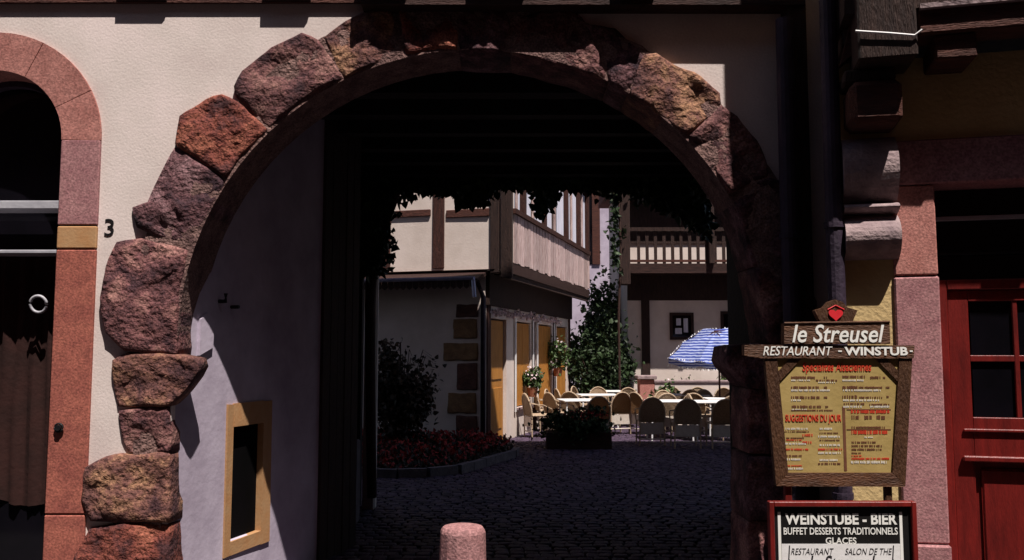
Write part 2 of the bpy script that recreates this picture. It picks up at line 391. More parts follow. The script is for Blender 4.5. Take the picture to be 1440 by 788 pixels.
# rubble arch: mortar core + stones
arch = part('arch', gate)
core = arc(ACX,ACZ,1.742,180,0,40)+[(ACX+q*math.cos(R(a_)),ACZ+q*math.sin(R(a_))) for a_ in range(0,181,3) for q in (2.03+.05*noise.noise(Vector((a_*.16,3.3,0)))+.02*noise.noise(Vector((a_*.6,1.3,0))),)]
bm = NB(); prism(bm, core, 'y', FY-.024, FY+.36); obj('mortar', bm, M['mortar'], arch)
bm = NB(); box(bm, fp(186,700)[0], -2.035, FY-.0125, FY+.359, 0, ACZ+.02); obj('mortar', bm, M['mortar'], arch)
bm = NB(); box(bm, 1.53, 1.76, FY-.0125, FY+.359, 0, ACZ+.02); obj('mortar', bm, M['mortar'], arch)
ST = [
 ([(128,742),(165,735),(242,737),(236,905),(95,905),(104,790)], 'rock_red', .05),
 ([(122,655),(150,641),(240,636),(242,735),(190,733),(130,733),(116,700)], 'rock_ochre', .07),
 ([(168,577),(240,572),(241,635),(182,635),(172,610)], 'rock', .04),
 ([(161,507),(182,496),(262,500),(281,504),(284,516),(278,530),(247,566),(241,571),(165,573)], 'rock_ochre', .055),
 ([(150,375),(166,342),(200,335),(268,352),(254,410),(250,496),(178,491),(150,472),(144,430)], 'rock', .075),
 ([(247,207),(320,254),(288,310),(268,350),(195,320),(187,292),(212,286),(219,262)], 'rock_purple', .05),
 ([(252,164),(291,141),(314,133),(336,143),(378,184),(344,220),(321,252),(247,204)], 'rock_red', .06),
 ([(339,101),(383,69),(425,49),(451,57),(484,112),(428,140),(380,182),(331,138),(330,124)], 'rock', .065),
 ([(457,54),(508,19),(550,14),(572,80),(530,92),(485,113)], 'rock_ochre', .055),
 ([(560,16),(600,-3),(641,-6),(644,73),(605,74),(572,79)], 'rock_red', .05),
 ([(643,-6),(706,10),(719,30),(718,76),(680,73),(645,73)], 'rock_purple', .04),
 ([(721,28),(777,14),(811,19),(823,36),(842,75),(856,120),(800,94),(720,76)], 'rock', .055),
 ([(823,36),(865,42),(891,68),(904,81),(882,134),(857,119),(843,75)], 'rock_purple', .045),
 ([(903,78),(922,76),(945,91),(983,110),(1009,132),(1012,148),(990,170),(964,192),(930,165),(882,134)], 'rock_ochre', .065),
 ([(1013,149),(1036,164),(1063,198),(1080,238),(1080,250),(1024,272),(998,232),(965,192)], 'rock', .05),
 ([(1080,250),(1104,258),(1130,375),(1058,376),(1044,320),(1025,273)], 'rock_purple', .04),
 ([(1059,377),(1130,375),(1134,484),(1078,484),(1072,430)], 'rock', .04),
 ([(1022,486),(1040,484),(1136,485),(1136,545),(1052,545),(1036,526),(1020,508)], 'rock_purple', .05),
 ([(1052,547),(1138,546),(1139,640),(1050,640)], 'rock', .04),
 ([(1051,642),(1139,641),(1140,730),(1050,730)], 'rock_purple', .05),
 ([(1050,732),(1140,732),(1141,905),(1048,905)], 'rock', .045),
]
for i, (pts, mm, bl) in enumerate(ST):
    bm = rough_stone([fp(*p) for p in pts], FY, .10 if i == 3 else .358, bl*.5, seed=i+1, amp=.018)
    obj('stone', bm, M[mm], arch, smooth=True)
# left arched doorway: dressed pink sandstone surround
sur = part('door_surround', gate)
def wedge(a0, a1, m, nm='stone'):
    o_ = arc(DCX,DCZ,DRo,a0,a1,6); i_ = arc(DCX,DCZ,DRi,a1,a0,6)
    bm = NB(); prism(bm, o_+i_, 'y', FY-.018, FY+.3)
    obj(nm, bm, M[m], sur)
for a0, a1, m in ((-1,26.5,'pink'),(27,64,'pink'),(64.5,100,'pink'),(100.5,140,'pinkp'),(140.5,181,'pink')): wedge(a0, a1, m)
def zf(py): return fp(110, py)[1]
for s in (1, -1):
    xa, xb = DCX+s*DRi, DCX+s*DRo
    for (p0, p1, m) in ((217,317,'pinkp'),(319,350,'yellowstone'),(352,722,'redstone'),(724,900,'redstone')):
        bm = NB(); z1_ = zf(p0) if p0 > 217 else DCZ-.012
        box(bm, min(xa,xb), max(xa,xb), FY-.018-random.uniform(0,.004), FY+.3, max(0,zf(p1)), z1_, bev=.006); obj('stone', bm, M[m], sur)
bm = NB(); p = fp(87,601); tube(bm, [(p[0],FY-.05,p[1]),(p[0],FY,p[1])], .017, 12); tube(bm, [(p[0]+.024*math.cos(t),FY-.035,p[1]+.024*math.sin(t)) for t in [k*math.pi/8 for k in range(17)]], .006, 6)
obj('iron_ring', bm, M['iron'], sur)
# the door within
dr = part('door', gate)
bm = NB(); prism(bm, [(DCX-DRi-.02,0)]+arc(DCX,DCZ,DRi+.02,180,0,20)+[(DCX+DRi+.02,0)], 'y', FY+.26, FY+.28); obj('glass', bm, M['glass'], dr)
bm = NB()
o_ = arc(DCX,DCZ,DRi+.01,0,180,24); i_ = arc(DCX,DCZ,DRi-.035,180,0,24); prism(bm, o_+i_, 'y', FY+.19, FY+.25)
box(bm, DCX+DRi-.035, DCX+DRi+.01, FY+.19, FY+.25, 0, DCZ); box(bm, DCX-DRi-.01, DCX-DRi+.035, FY+.19, FY+.25, 0, DCZ)
obj('frame', bm, M['pipe'], dr)
for py, hh in ((288,.05),(354,.022)):
    z = at(40,py,FY+.02).z
    bm = NB(); box(bm, DCX-DRi, DCX+DRi, FY+.02, FY+.19, z-hh/2, z+hh/2, bev=.004); obj('transom_bar', bm, M['metal'], dr)
bm = NB(); xs = [DCX-DRi+.05+i*.02 for i in range(38)]
top = at(40,362,FY+.24).z
va = []
for i, x in enumerate(xs):
    yy = FY+.235+.012*math.sin(i*1.3)+.006*math.sin(i*3.1); t = (x-xs[0])/(xs[-1]-xs[0])
    zb = at(40,700,FY+.2).z - .0 + .35*(1-t)**2 - .1*math.sin(t*3)
    va.append([bm.verts.new((x, yy+.01*math.sin(k*.8+i), zb+(top-zb)*k/8)) for k in range(9)])
for A, B in zip(va, va[1:]):
    for k in range(8): bm.faces.new((A[k],B[k],B[k+1],A[k+1]))
obj('curtain', bm, M['curtain'], dr, smooth=True)
p = at(54,428,FY+.12)
bm = NB(); tube(bm, [(p.x+.05*math.cos(t),p.y-.01*math.sin(t),p.z+.05*math.sin(t)) for t in [k*math.pi/10 for k in range(21)]], .009, 8); tube(bm, [(p.x,p.y,p.z+.05),(p.x,p.y+.07,p.z+.05)], .01, 8)
obj('handle_ring', bm, M['metal'], dr, smooth=True)
# house number
n0, n1 = fp(147,332), fp(161,308)
bm = text_mesh('3', (n0[0]+n1[0])/2, (n0[1]+n1[1])/2, n1[0]-n0[0], n1[1]-n0[1], FY-.0015, bold=0, ex=.004)
obj('house_number', bm, M['iron'], gate)
# jetty beams along the top of the facade
def zt(py, Y=FY): return at(720, py, Y).z
bm = NB(); box(bm, -8, fp(512,0)[0], FY-.035, FY, zt(6), zt(6)+.3, jit=.004); obj('eaves_beam', bm, M['timber_bh'], gate)
bm = NB(); box(bm, fp(512,0)[0]+.002, 1.75, FY-.13, FY, zt(7,FY-.13), zt(7,FY-.13)+.3, jit=.004); obj('eaves_beam', bm, M['timber_h'], gate)
for px, hw, d, lo in ((205,34,.075,5),(408,32,.085,5),(545,34,.17,8),(700,40,.17,9),(890,26,.22,9)):
    x, z = fp(px, lo); bm = NB()
    prism(bm, [(FY,z+.26),(FY-d,z+.26),(FY-d,z+.05),(FY-d*.6,z-.0),(FY,z-.0)], 'x', x-hw/237, x+hw/237); obj('joist_end', bm, M['timber'], gate)
# timber post standing against the facade beside the arch
bm = NB(); box(bm, fp(1108,400)[0], 1.755, FY-.12, FY, .1, zt(7)-.02, jit=.006, bev=.012); obj('corner_post', bm, M['timber'], gate)
# pillar at the yard end of the passage
bm = NB(); a = at(513,500,9.1); b = at(531,500,9.1)
box(bm, a.x, b.x, 9.02, 9.18, 0, 3.62, jit=.012, bev=.02); obj('pillar', bm, M['plaster_far'], gate)
bm = NB(); a = at(484,620,8.3); b = at(502,620,8.3); box(bm, a.x, b.x, 8.2, 8.5, 0, a.z, jit=.01, bev=.015); obj('stone_ledge', bm, M['kerb'], gate)

# ============================================================ RIGHT HOUSE
RH = Frame(1.76, 4.5, math.atan(-.25))
rh = thing('timber_house', 'ochre house with mauve stone door frame and jettied dark timber upper floor', 'building', (RH.x,RH.y,0), RH.rz)
def rp(px, py, y=0): h = RH.hit(px, py, 'y', y); return (h.x, h.z)
jx0 = rp(1257,400)[0]; jx1 = rp(1318,400)[0]; dw = 1.02; jx2 = jx1+dw; jx3 = jx2+(jx1-jx0)
ztop = rp(1262,262)[1]
bm = NB()
for (a,b,c,d) in ((0,jx0+.01,0,3.2),(jx3-.01,6,0,3.2),(jx0+.01,jx3-.01,ztop+.1,3.2)): box(bm, a, b, 0, .3, c, d)
bmesh.ops.remove_doubles(bm, verts=bm.verts, dist=.0005)
obj('wall', bm, M['yellow'], rh)
# return wall facing the arch, dark timber and shade
bm = NB(); box(bm, -.0, .05, .302, .75, 0, 3.2); obj('side_wall', bm, M['timber'], rh)
bm = NB(); box(bm, -.012, 0, .06, .30, 0, 3.2, jit=.002); obj('corner_board', bm, M['timber'], rh)
# door surround stones
ds = part('door_surround', rh)
zj = rp(1290,389)[1]; zb = rp(1300,764)[1]; zl = rp(1262,200)[1]
def stone(x0,x1,z0,z1,m,y=-.02,parent=None):
    bm = NB(); box(bm, x0, x1, y, .22, z0, z1, jit=.003, bev=.008); obj('stone', bm, M[m], parent or ds)
for xa, xb in ((jx0,jx1),(jx2,jx3)):
    stone(xa, xb, zj+.003, ztop-.003, 'pink', -.022); stone(xa-.004, xb+(.004 if xa==jx0 else 0), zb+.003, zj-.003, 'pinkp', -.024); stone(xa-.006, xb+.006, 0, zb-.003, 'pinkp', -.04)
stone(jx0-.005, jx3+.005, ztop, zl, 'pinkp', -.028)
# door and transom light
dg = part('door', rh)
DY = .15
zd = RH.hit(1330,394,'y',DY).z
def dp(px,py): h = RH.hit(px,py,'y',DY); return h.x, h.z
bm = NB(); box(bm, jx1, jx2, DY+.08, DY+.1, 0, ztop+.1); obj('dark_hall', bm, M['black'], dg)
bm = NB(); box(bm, jx1, jx2, DY+.05, DY+.06, zd, ztop+.02); obj('transom_glass', bm, M['glass'], dg)
for py, hh in ((306,.022),(356,.010)):
    z = dp(1380,py)[1]; bm = NB(); box(bm, jx1, jx2, DY+.0, DY+.03, z-hh/2, z+hh/2, bev=.002); obj('transom_bar', bm, M['metal'] if hh>.02 else M['iron'], dg)
bm = NB()
x0, x1 = jx1-.03, jx2+.03
for (a,b,c,d) in ((x0,jx1+.075,.02,zd),(jx2-.075,x1,.02,zd),(jx1+.075,jx2-.075,zd-.055,zd)): box(bm, a, b, DY-.02, DY+.06, c, d, bev=.006)
obj('frame', bm, M['redpaint'], dg)
pa0, pz1 = dp(1361,424); pa1, pzm = dp(1422,500); _, pzn = dp(1422,509); _, pz0 = dp(1422,588)
lx0, lx1 = jx1+.077, jx2-.077; lz1 = zd-.057
zr1 = dp(1380,606)[1]; zr0 = dp(1380,646)[1]
pb = jx1+jx2-pa0
bm = NB()
for (a,b,c,d) in ((lx0,pa0,.03,lz1),(pb,lx1,.03,lz1),(pa0,pb,pz1,lz1),(pa0,pb,zr0,pz0),(pa0,pb,.03,.2)): box(bm, a, b, DY, DY+.05, c, d, bev=.003)
obj('leaf', bm, M['redpaint'], dg)
bm = NB()
nc = 3; cwid = (pb-pa0)/nc
for i in range(1,nc): box(bm, pa0+cwid*i-.012, pa0+cwid*i+.012, DY+.005, DY+.045, pz0, pz1, bev=.003)
box(bm, pa0, pb, DY+.007, DY+.043, pzn, pzm, bev=.003)
obj('glazing_bar', bm, M['redpaint'], dg)
for i in range(nc):
    for (c,d) in ((pz0,pzn),(pzm,pz1)):
        bm = NB(); box(bm, pa0+cwid*i+.012, pa0+cwid*(i+1)-.012, DY+.022, DY+.028, c, d); obj('pane', bm, M['glass'], dg)
bm = NB(); box(bm, pa0-.06, pb+.06, DY-.03, DY+.0, zr0-.012, zr0+.018, bev=.006); box(bm, pa0-.05, pb+.05, DY-.014, DY, zr1-.006, zr1+.01, bev=.004); obj('weather_moulding', bm, M['redpaint'], dg)
for i in range(2):
    a = pa0+.03+i*((pb-pa0)/2); b = a+(pb-pa0)/2-.06
    bm = NB(); box(bm, a, b, DY+.012, DY+.03, .22, zr0-.05, bev=.012); obj('panel', bm, M['redpaint'], dg)
bm = NB(); box(bm, pa0, pb, DY+.03, DY+.04, .2, zr0-.01); obj('panel_back', bm, M['redpaint'], dg)
bm = NB(); box(bm, -.0, jx3, -.12, -.045, 0, .12, bev=.01); obj('plinth', bm, M['pinkp'], rh)
# carved console stones carrying the jetty at the corner
cx1 = rp(1261,300)[0]
def roll(py0, py1, prot, m):
    za, zb_ = rp(1225,py0)[1], rp(1225,py1)[1]; bm = NB(); pts = []
    for k in range(11):
        t = k/10; pts.append((-prot*math.sin(math.pi*t)**.6 if 0<t<1 else -.02, za+(zb_-za)*t))
    pts += [(.0,zb_),(.0,za)]
    prism(bm, pts, 'x', .0, cx1); obj('console_stone', bm, M[m], rh, smooth=False)
roll(196,286,.13,'greystone'); roll(287,303,.10,'greystone'); roll(305,366,.12,'greystone')
bm = NB(); za, zb_ = rp(1225,190)[1], rp(1225,132)[1]; box(bm, .02, cx1, -.27, 0, za, zb_, jit=.006, bev=.03); obj('beam_end', bm, M['timber_bh'], rh)
# jetty
JY = -.30
def jp(px,py,y=JY): h = RH.hit(px,py,'y',y); return h.x, h.z
zs = jp(1380,41)[1]; ztp = jp(1380,6)[1]
bm = NB(); box(bm, jp(1292,20)[0], 6, JY, JY+.2, zs, ztp, jit=.004, bev=.008); obj('jetty_beam', bm, M['timber_bh'], rh)
bm = NB(); box(bm, jp(1292,20)[0]+.002, 6, JY-.03, JY-.002, ztp-.004, ztp+.02, jit=.002); obj('ledge', bm, M['greystone'], rh)
for i in range(4):
    x = jp(1317,60)[0]+i*.62; z0_ = jp(1317,80)[1]
    bm = NB(); box(bm, x, x+.19, JY+.03, .1, z0_, zs-.003, jit=.004, bev=.008); obj('joist_end', bm, M['timber_bh'], rh)
za = jp(1240,82,JY-.06)[1]
bm = NB(); box(bm, .05, jp(1290,40,JY-.06)[0], JY-.06, JY+.24, za, za+.5, jit=.004, bev=.01); obj('jetty_bracket', bm, M['timber'], rh)
bm = NB(); box(bm, .0, .25, JY+.08, 0, rp(1225,132)[1]+.004, za-.003, jit=.004, bev=.01); obj('jetty_bracket', bm, M['timber'], rh)
bm = NB(); box(bm, .02, 6, JY+.20, .6, zs+.05, zs+.13); obj('jetty_floor', bm, M['timber'], rh)
bm = NB(); box(bm, .07, 6, JY+.01, .9, ztp+.25, 9); obj('upper_wall', bm, M['yellow'], rh)
bm = NB(); box(bm, .004, 6, JY+.012, .5, zs+.14, ztp+.249); obj('upper_frieze', bm, M['timber'], rh)
bm = NB(); a = RH.hit(1203,44,'y',JY-.075); b = RH.hit(1250,47,'y',JY-.075); c = RH.hit(1286,50,'y',JY-.075); d = RH.hit(1297,42,'y',JY-.075)
tube(bm, [a,b,c,d], .006, 6); obj('cable', bm, M['white'], rh)
bm = NB(); prism(bm, [RH.hit(1180,95,'y',-.1).xz[:], RH.hit(1196,30,'y',-.1).xz[:], RH.hit(1203,30,'y',-.1).xz[:], RH.hit(1200,78,'y',-.1).xz[:]], 'y', -.14, -.06); obj('brace', bm, M['timber_bh'], rh)
# downpipes in the corner
for x, y, r, zt_ in ((1.70,4.46,.045,3.6),(1.60,4.88,.05,3.6)):
    bm = NB(); tube(bm, [(x,y,.05),(x+.004,y,1.2),(x,y,2.4),(x+.003,y,zt_)], r, 14)
    for z in (.9, 2.3): tube(bm, [(x,y,z),(x,y,z+.03)], r+.008, 14)
    o = obj('downpipe', bm, M['pipe'], None, smooth=False); o['label'] = 'dull purple rain downpipe at the ochre house corner' if x > 1.65 else 'thicker dark downpipe in the recess beside the arch stones'; o['category'] = 'downpipe'; o['group'] = 'downpipes between the houses'

# unseen houses added behind the viewer, tall and close, to block sky light
for i, (xa, xb, hh) in enumerate(((-30,-9,15),(-8.9,4,16.5),(4.1,30,15.5))):
    t = thing('sky_blocker_house', ('tall', 'tallest', 'broad')[i]+' unseen house added behind the viewer to block sky light', 'building', ((xa+xb)/2,-4.7,0))
    hw = (xb-xa)/2; bm = NB(); box(bm, -hw, hw, -6, 0, 0, hh); obj('wall', bm, M['timber_b'], t)
    bm = NB(); prism(bm, [(-6.3,hh+.01),(.4,hh+.01),(-3,hh+4)], 'x', -hw, hw); obj('roof', bm, M['tile'], t)

# ============================================================ SIGNS
SY = 4.0
sg = thing('menu_sign', 'carved brown wooden menu board headed le Streusel with ochre menu and red heart crest', 'menu sign', (at(1178,600,SY).x, SY, 0))
ox = sg.location.x
def sp(px, py, Y=SY): p = at(px, py, Y); return (p.x-ox, p.z)
def sprism(name, pts, y0, y1, m, parent, bev=0):
    bm = NB(); prism(bm, [sp(*p) for p in pts], 'y', y0, y1)
    return obj(name, bm, M[m], parent)
sprism('menu_card', [(1088,500),(1270,500),(1258,668),(1102,668)], -.005, .01, 'menu', sg)
fr_ = part('frame', sg)
sprism('side_rail', [(1074,500),(1091,500),(1107,664),(1090,682)], -.016, .02, 'signwood', fr_)
sprism('side_rail', [(1263,500),(1281,500),(1271,683),(1253,664)], -.016, .02, 'signwood', fr_)
sprism('bottom_rail', [(1107,664.5),(1253,664.5),(1271,684),(1090,683)], -.018, .022, 'signwood_h', fr_)
sprism('corner_brace', [(1112,503),(1127,503),(1096,536),(1092,524)], -.013, .0, 'signwood', fr_)
sprism('corner_brace', [(1228,503),(1243,503),(1264,524),(1262,538)], -.013, .0, 'signwood', fr_)
hb = sprism('header_board', [(1045,485),(1283,486),(1282,504),(1070,504),(1045,500)], -.022, .025, 'signwood_h', sg)
nb_ = sprism('name_board', [(1100,455),(1247,453),(1248,484),(1100,484)], -.03, .02, 'signwood_h', sg)
crest = sprism('crest', [(1151,453),(1143,437),(1156,433),(1163,425),(1172,422),(1182,425),(1189,433),(1203,437),(1196,453)], -.025, .015, 'signwood', sg)
# carved rims
bm = NB(); tube(bm, [(*[sp(1100,455)[0]],-.03,sp(1100,455)[1]),(sp(1247,453)[0],-.03,sp(1247,453)[1])], .006, 6)
obj('rim', bm, M['signwood_h'], nb_)
bm = NB(); hx, hz = sp(1172,443); pts = []
for k in range(24):
    t = k*2*math.pi/24; pts.append((hx+.0022*16*math.sin(t)**3*.95, hz+.0019*(13*math.cos(t)-5*math.cos(2*t)-2*math.cos(3*t)-math.cos(4*t))))
prism(bm, pts, 'y', -.032, -.02); obj('heart', bm, M['heart'], crest)
bm = NB()
for (a,b,c,d) in ((1161,436,1172,430),(1172,430,1184,436)):
    p, q = sp(a,b), sp(c,d); tube(bm, [(p[0],-.027,p[1]),(q[0],-.027,q[1])], .0025, 5)
obj('scroll', bm, M['heart'], crest)
def stext(s, px0, px1, py0, py1, m, parent, y, shear=0, bold=0):
    a, b = sp(px0, py1), sp(px1, py0)
    bm = text_mesh(s, (a[0]+b[0])/2, (a[1]+b[1])/2, b[0]-a[0], b[1]-a[1], y, shear, bold)
    return obj('lettering', bm, M[m], parent)
stext('le Streusel', 1111, 1239, 457, 482, 'letter', nb_, -.031, .25, .012)
stext('RESTAURANT', 1071, 1168, 487, 500, 'letter', hb, -.023, .25, .005)
stext('WINSTUB', 1185, 1273, 488, 500, 'letter', hb, -.023, 0, .03)
stext('-', 1176, 1181, 493, 495, 'letter', hb, -.023); stext('-', 1276, 1280, 493, 495, 'letter', hb, -.023)
card = sg.children[0]
stext('Spécialités Alsaciennes', 1128, 1224, 510, 526, 'redink', card, -.006, .1, .012)
stext('SUGGESTIONS DU JOUR', 1104, 1182, 583, 596, 'redink', card, -.006, 0, .012)
def lines(rows, m):
    """too small to read in the photograph: rows of letter-high strokes"""
    bm = NB()
    for (x0, x1, py, h) in rows:
        x = x0
        while x < x1-1:
            wd = random.uniform(.7, 1.5)
            a, b = sp(x, py+h/2*random.uniform(.7,1)), sp(min(x1,x+wd), py-h/2*random.uniform(.6,1))
            box(bm, a[0], b[0], -.0068, -.0052, a[1], b[1])
            x += wd+random.choice((.5,.6,.7,1.8))
    obj('small_print', bm, M[m], card)['kind'] = 'stuff'
lines([(1112,1146,531,4),(1158,1163,531,3),(1147,1178,535,3),(1112,1152,545,4),(1158,1164,545,3),(1112,1152,559,4),(1158,1164,559,3),(1113,1155,572,4),(1160,1165,572,3),
       (1184,1217,530,4),(1223,1238,531,4),(1241,1245,531,3),(1184,1205,545,5),(1207,1240,545,3),(1245,1251,545,3),(1184,1205,558,5),(1208,1240,559,3),(1246,1251,558,3),(1186,1215,568,3),(1222,1252,569,3),
       (1103,1137,607,2),(1105,1130,616,2),(1152,1178,609,2),(1152,1180,619,2),(1104,1128,641,3),(1150,1182,652,3),
       (1197,1208,587,6),(1215,1226,587,6),(1232,1246,587,6),(1197,1245,601,3),(1197,1232,622,3),(1197,1240,627,3),(1197,1240,632,3),(1197,1210,637,2),(1112,1172,577,2)], 'brownink')
lines([(1112,1140,535,2.4),(1150,1174,538,2),(1112,1166,549,3),(1112,1126,563,3),(1113,1135,576,2),(1184,1215,535,3),(1185,1240,549,3),(1185,1236,563,3),(1185,1212,572,3),(1223,1250,572,3),
       (1104,1136,603,3),(1104,1134,624,3),(1106,1126,646,3),(1106,1130,659,3),(1152,1170,603,3),(1150,1180,614,3),(1152,1180,626,3),(1150,1182,637,3),(1152,1178,647,3),(1196,1248,650,4),(1215,1228,615,2)], 'greyink')
lines([(1196,1250,579,5),(1197,1248,608,6),(1128,1142,612,4),(1105,1128,619,2),(1128,1142,622,4),(1150,1184,632,3),(1197,1212,641,2),(1197,1250,645,3),(1102,1128,655,2),(1104,1136,632,3)], 'redink')
bm = NB()
for (a,b,c,d) in ((1186.5,572,1187.5,662),): p,q = sp(a,d),sp(c,b); box(bm, p[0],q[0],-.0066,-.005,p[1],q[1])
for py in (576,604): p,q = sp(1190,py+.6),sp(1252,py-.6); box(bm, p[0],q[0],-.0066,-.005,p[1],q[1])
obj('ruled_line', bm, M['brownink'], card)
for px in (1109, 1250):
    a, b = sp(px-5,690), sp(px+5,690)
    bm = NB(); box(bm, a[0], b[0], -.0, .03, 0, sp(px,676)[1], bev=.004); obj('leg', bm, M['redpaint'] if px < 1200 else M['signwood'], sg)
# lower poster board
SY2 = 3.9
s2 = thing('poster_sign', 'red framed poster board WEINSTUBE - BIER in front of the menu board legs', 'sign', (at(1182,740,SY2).x, SY2, 0))
ox2 = s2.location.x
def sq(px,py): p = at(px,py,SY2); return (p.x-ox2, p.z)
zbot = .38
fx0, ft = sq(1080,705); fx1 = sq(1286,705)[0]
bm = NB()
for (a,b,c,d) in ((fx0,fx0+.022,zbot,ft),(fx1-.022,fx1,zbot,ft),(fx0+.022,fx1-.022,ft-.022,ft),(fx0+.022,fx1-.022,zbot,zbot+.022)): box(bm, a, b, -.02, .02, c, d, bev=.003)
obj('frame', bm, M['redpaint'], s2)
pn = NB(); box(pn, fx0+.02, fx1-.02, .0, .015, zbot+.02, ft-.02); pn = obj('panel', pn, M['blackpaint'], s2)
a = sq(1093,720); b = sq(1272,765); c = sq(1096,766)
bm = NB(); box(bm, sq(1094,745)[0], sq(1098,745)[0], -.002, -.0005, zbot+.03, a[1]); obj('white_edge', bm, M['letter'], s2)
bm = NB(); box(bm, sq(1265,745)[0], sq(1269,745)[0], -.002, -.0005, zbot+.03, a[1]); obj('white_edge', bm, M['letter'], s2)
bm = NB(); box(bm, sq(1098.4,745)[0], sq(1264.6,745)[0], -.0025, -.0005, zbot+.03, b[1]); ws = obj('white_card', bm, M['white'], s2)
def qtext(s, x0, x1, y0, y1, m, y, shear=0, bold=0, par=None):
    a, b = sq(x0,y1), sq(x1,y0); bm = text_mesh(s, (a[0]+b[0])/2, (a[1]+b[1])/2, b[0]-a[0], b[1]-a[1], y, shear, bold, ex=.001)
    return obj('lettering', bm, M[m], par or pn)
def serifs(x0, x1, y0, y1, xs, y, m):
    bm = NB()
    for x in xs:
        for py in (y0, y1):
            p = sq(x-2.6, py+.5); q = sq(x+2.6, py-.5); box(bm, p[0], q[0], y-.0012, y, p[1], q[1])
    obj('serif', bm, M[m], pn)
qtext('WEINSTUBE - BIER', 1104, 1261, 722, 738, 'letter', -.001, 0, .03)
qtext('BUFFET DESSERTS TRADITIONNELS', 1102, 1262, 742, 752, 'letter', -.001, 0, .012)
qtext('GLACES', 1161, 1204, 756, 765, 'letter', -.001, 0, .015)
qtext('RESTAURANT', 1112, 1172, 771, 780, 'blackink', -.003, .3, -.006, ws)
qtext('SALON DE THE', 1188, 1254, 771, 780, 'blackink', -.003, .3, -.006, ws)
qtext('le Streusel', 1138, 1230, 781, 801, 'blackink', -.003, .25, .01, ws)
bm = NB(); 
for px in (1110,1256): tube(bm, [(sq(px,767)[0],-.004,sq(px,767)[1]),(sq(px-1,786)[0],-.004,sq(px,786)[1]),(sq(px+3,795)[0],-.004,sq(px,795)[1])], .0022, 5)
obj('flourish', bm, M['blackink'], ws)
for x in (fx0+.05, fx1-.09):
    bm = NB(); box(bm, x, x+.04, -.0, .03, 0, zbot, bev=.004); obj('leg', bm, M['redpaint'], s2)

# ============================================================ BOLLARD
b0 = at(651,745,4.15)
bl = thing('stone_bollard', 'rounded pink sandstone bollard in front of the passage', 'bollard', (b0.x,4.15,0))
bm = NB(); zt0 = b0.z+.01
lathe(bm, [(.13,0),(.128,.05),(.122,.3),(.113,.6),(.108,zt0-.02),(.104,zt0-.008),(.096,zt0+.004),(.06,zt0+.012),(.02,zt0+.014)], 14)
for v in bm.verts:
    q = noise.noise(v.co*12)*.004; v.co.x += q; v.co.z += q*.6
obj('shaft', bm, M['bollard'], bl)
bm = NB(); lathe(bm, [(.17,-.01),(.17,.02),(.135,.035)], 20); obj('base_collar', bm, M['kerb'], bl)

# ============================================================ COURTYARD HOUSE (left)
CH = Frame(0, 14.6, -math.atan2(.279,.96))
ch = thing('courtyard_house', 'half timbered house at the left of the courtyard with pale boarded upper gallery', 'building', (0,14.6,0), CH.rz)
LX, LY = -.506, .06
def fu(px,py): h = CH.hit(px,py,'y',0); return (h.x,h.z)       # upper front
def fl(px,py): h = CH.hit(px,py,'y',LY); return (h.x,h.z)      # lower front
def ru(px,py): h = CH.hit(px,py,'x',0); return (h.y,h.z)       # upper right face
def rl(px,py): h = CH.hit(px,py,'x',LX); return (h.y,h.z)      # lower right face
zg = fu(620,384)[1]; zjet = ru(724,370)[1]; zsill = ru(724,299)[1]; Lr = 6.9
# lower walls with openings on the right face
ops = [(rl(690,560)[0], rl(712,560)[0], 0.02, 2.25), (rl(726,500)[0], rl(746,500)[0], rl(735,575)[1]+.05, 2.25), (rl(757,500)[0], rl(776,500)[0], .45, 2.25), (rl(783,500)[0], rl(797,500)[0], .45, 2.25)]
bm = NB(); box(bm, -6, LX, LY, LY+.35, 0, zg); 
ys = LY+.35; 
for (a,b,c,d) in ops:
    if a > ys: box(bm, LX-.3, LX, ys, a, 0, zjet)
    aa = max(a, ys); 
    if c > .05: box(bm, LX-.3, LX, aa, b, 0, c)
    box(bm, LX-.3, LX, aa, b, d, zjet); ys = b
box(bm, LX-.3, LX, ys, Lr, 0, zjet); box(bm, LX-.3, LX-.002, LY+.34, ops[0][0]+.02, 2.25, zjet)
obj('wall', bm, M['plaster_far'], ch, label='pale lower walls')
bm = NB(); box(bm, LX-1.5, LX-.28, .6, Lr, .01, zjet-.05); obj('dark_interior', bm, M['black'], ch)
# doors and shutters, orange
bm = NB(); box(bm, LX-.12, LX-.06, ops[0][0]+.05, ops[0][1]-.02, .02, 2.22); o = obj('door', bm, M['orange'], ch)
bm = NB(); box(bm, LX-.06, LX-.045, ops[0][0]+.16, ops[0][1]-.12, .25, 1.0, bev=.006); box(bm, LX-.06, LX-.045, ops[0][0]+.16, ops[0][1]-.12, 1.15, 2.05, bev=.006); obj('panel', bm, M['orange'], o)
for (a,b,c,d) in ops[1:]:
    for (y0_,y1_) in ((a+.02,(a+b)/2-.01),((a+b)/2+.01,b-.02)):
        bm = NB(); box(bm, LX-.07, LX-.03, y0_, y1_, c+.02, d-.03, bev=.005); sh = obj('shutter', bm, M['orange'], ch)
    bm = NB(); box(bm, LX-.0, LX+.05, a-.04, b+.04, c-.05, c, bev=.006); obj('window_sill', bm, M['greystone'], ch)
for px in (686, 750, 779, 800):
    y = rl(px,500)[0]; bm = NB(); box(bm, LX-.05, LX+.025, y-.09, y+.09, 0.02, zjet-.01, jit=.005); obj('post', bm, M['timber_b'], ch)
# white battens between shutters
for px in (723, 748, 754, 778):
    y = rl(px,500)[0]; bm = NB(); box(bm, LX+.026, LX+.04, y-.04, y+.04, .5, 2.3); obj('batten', bm, M['white'], ch)
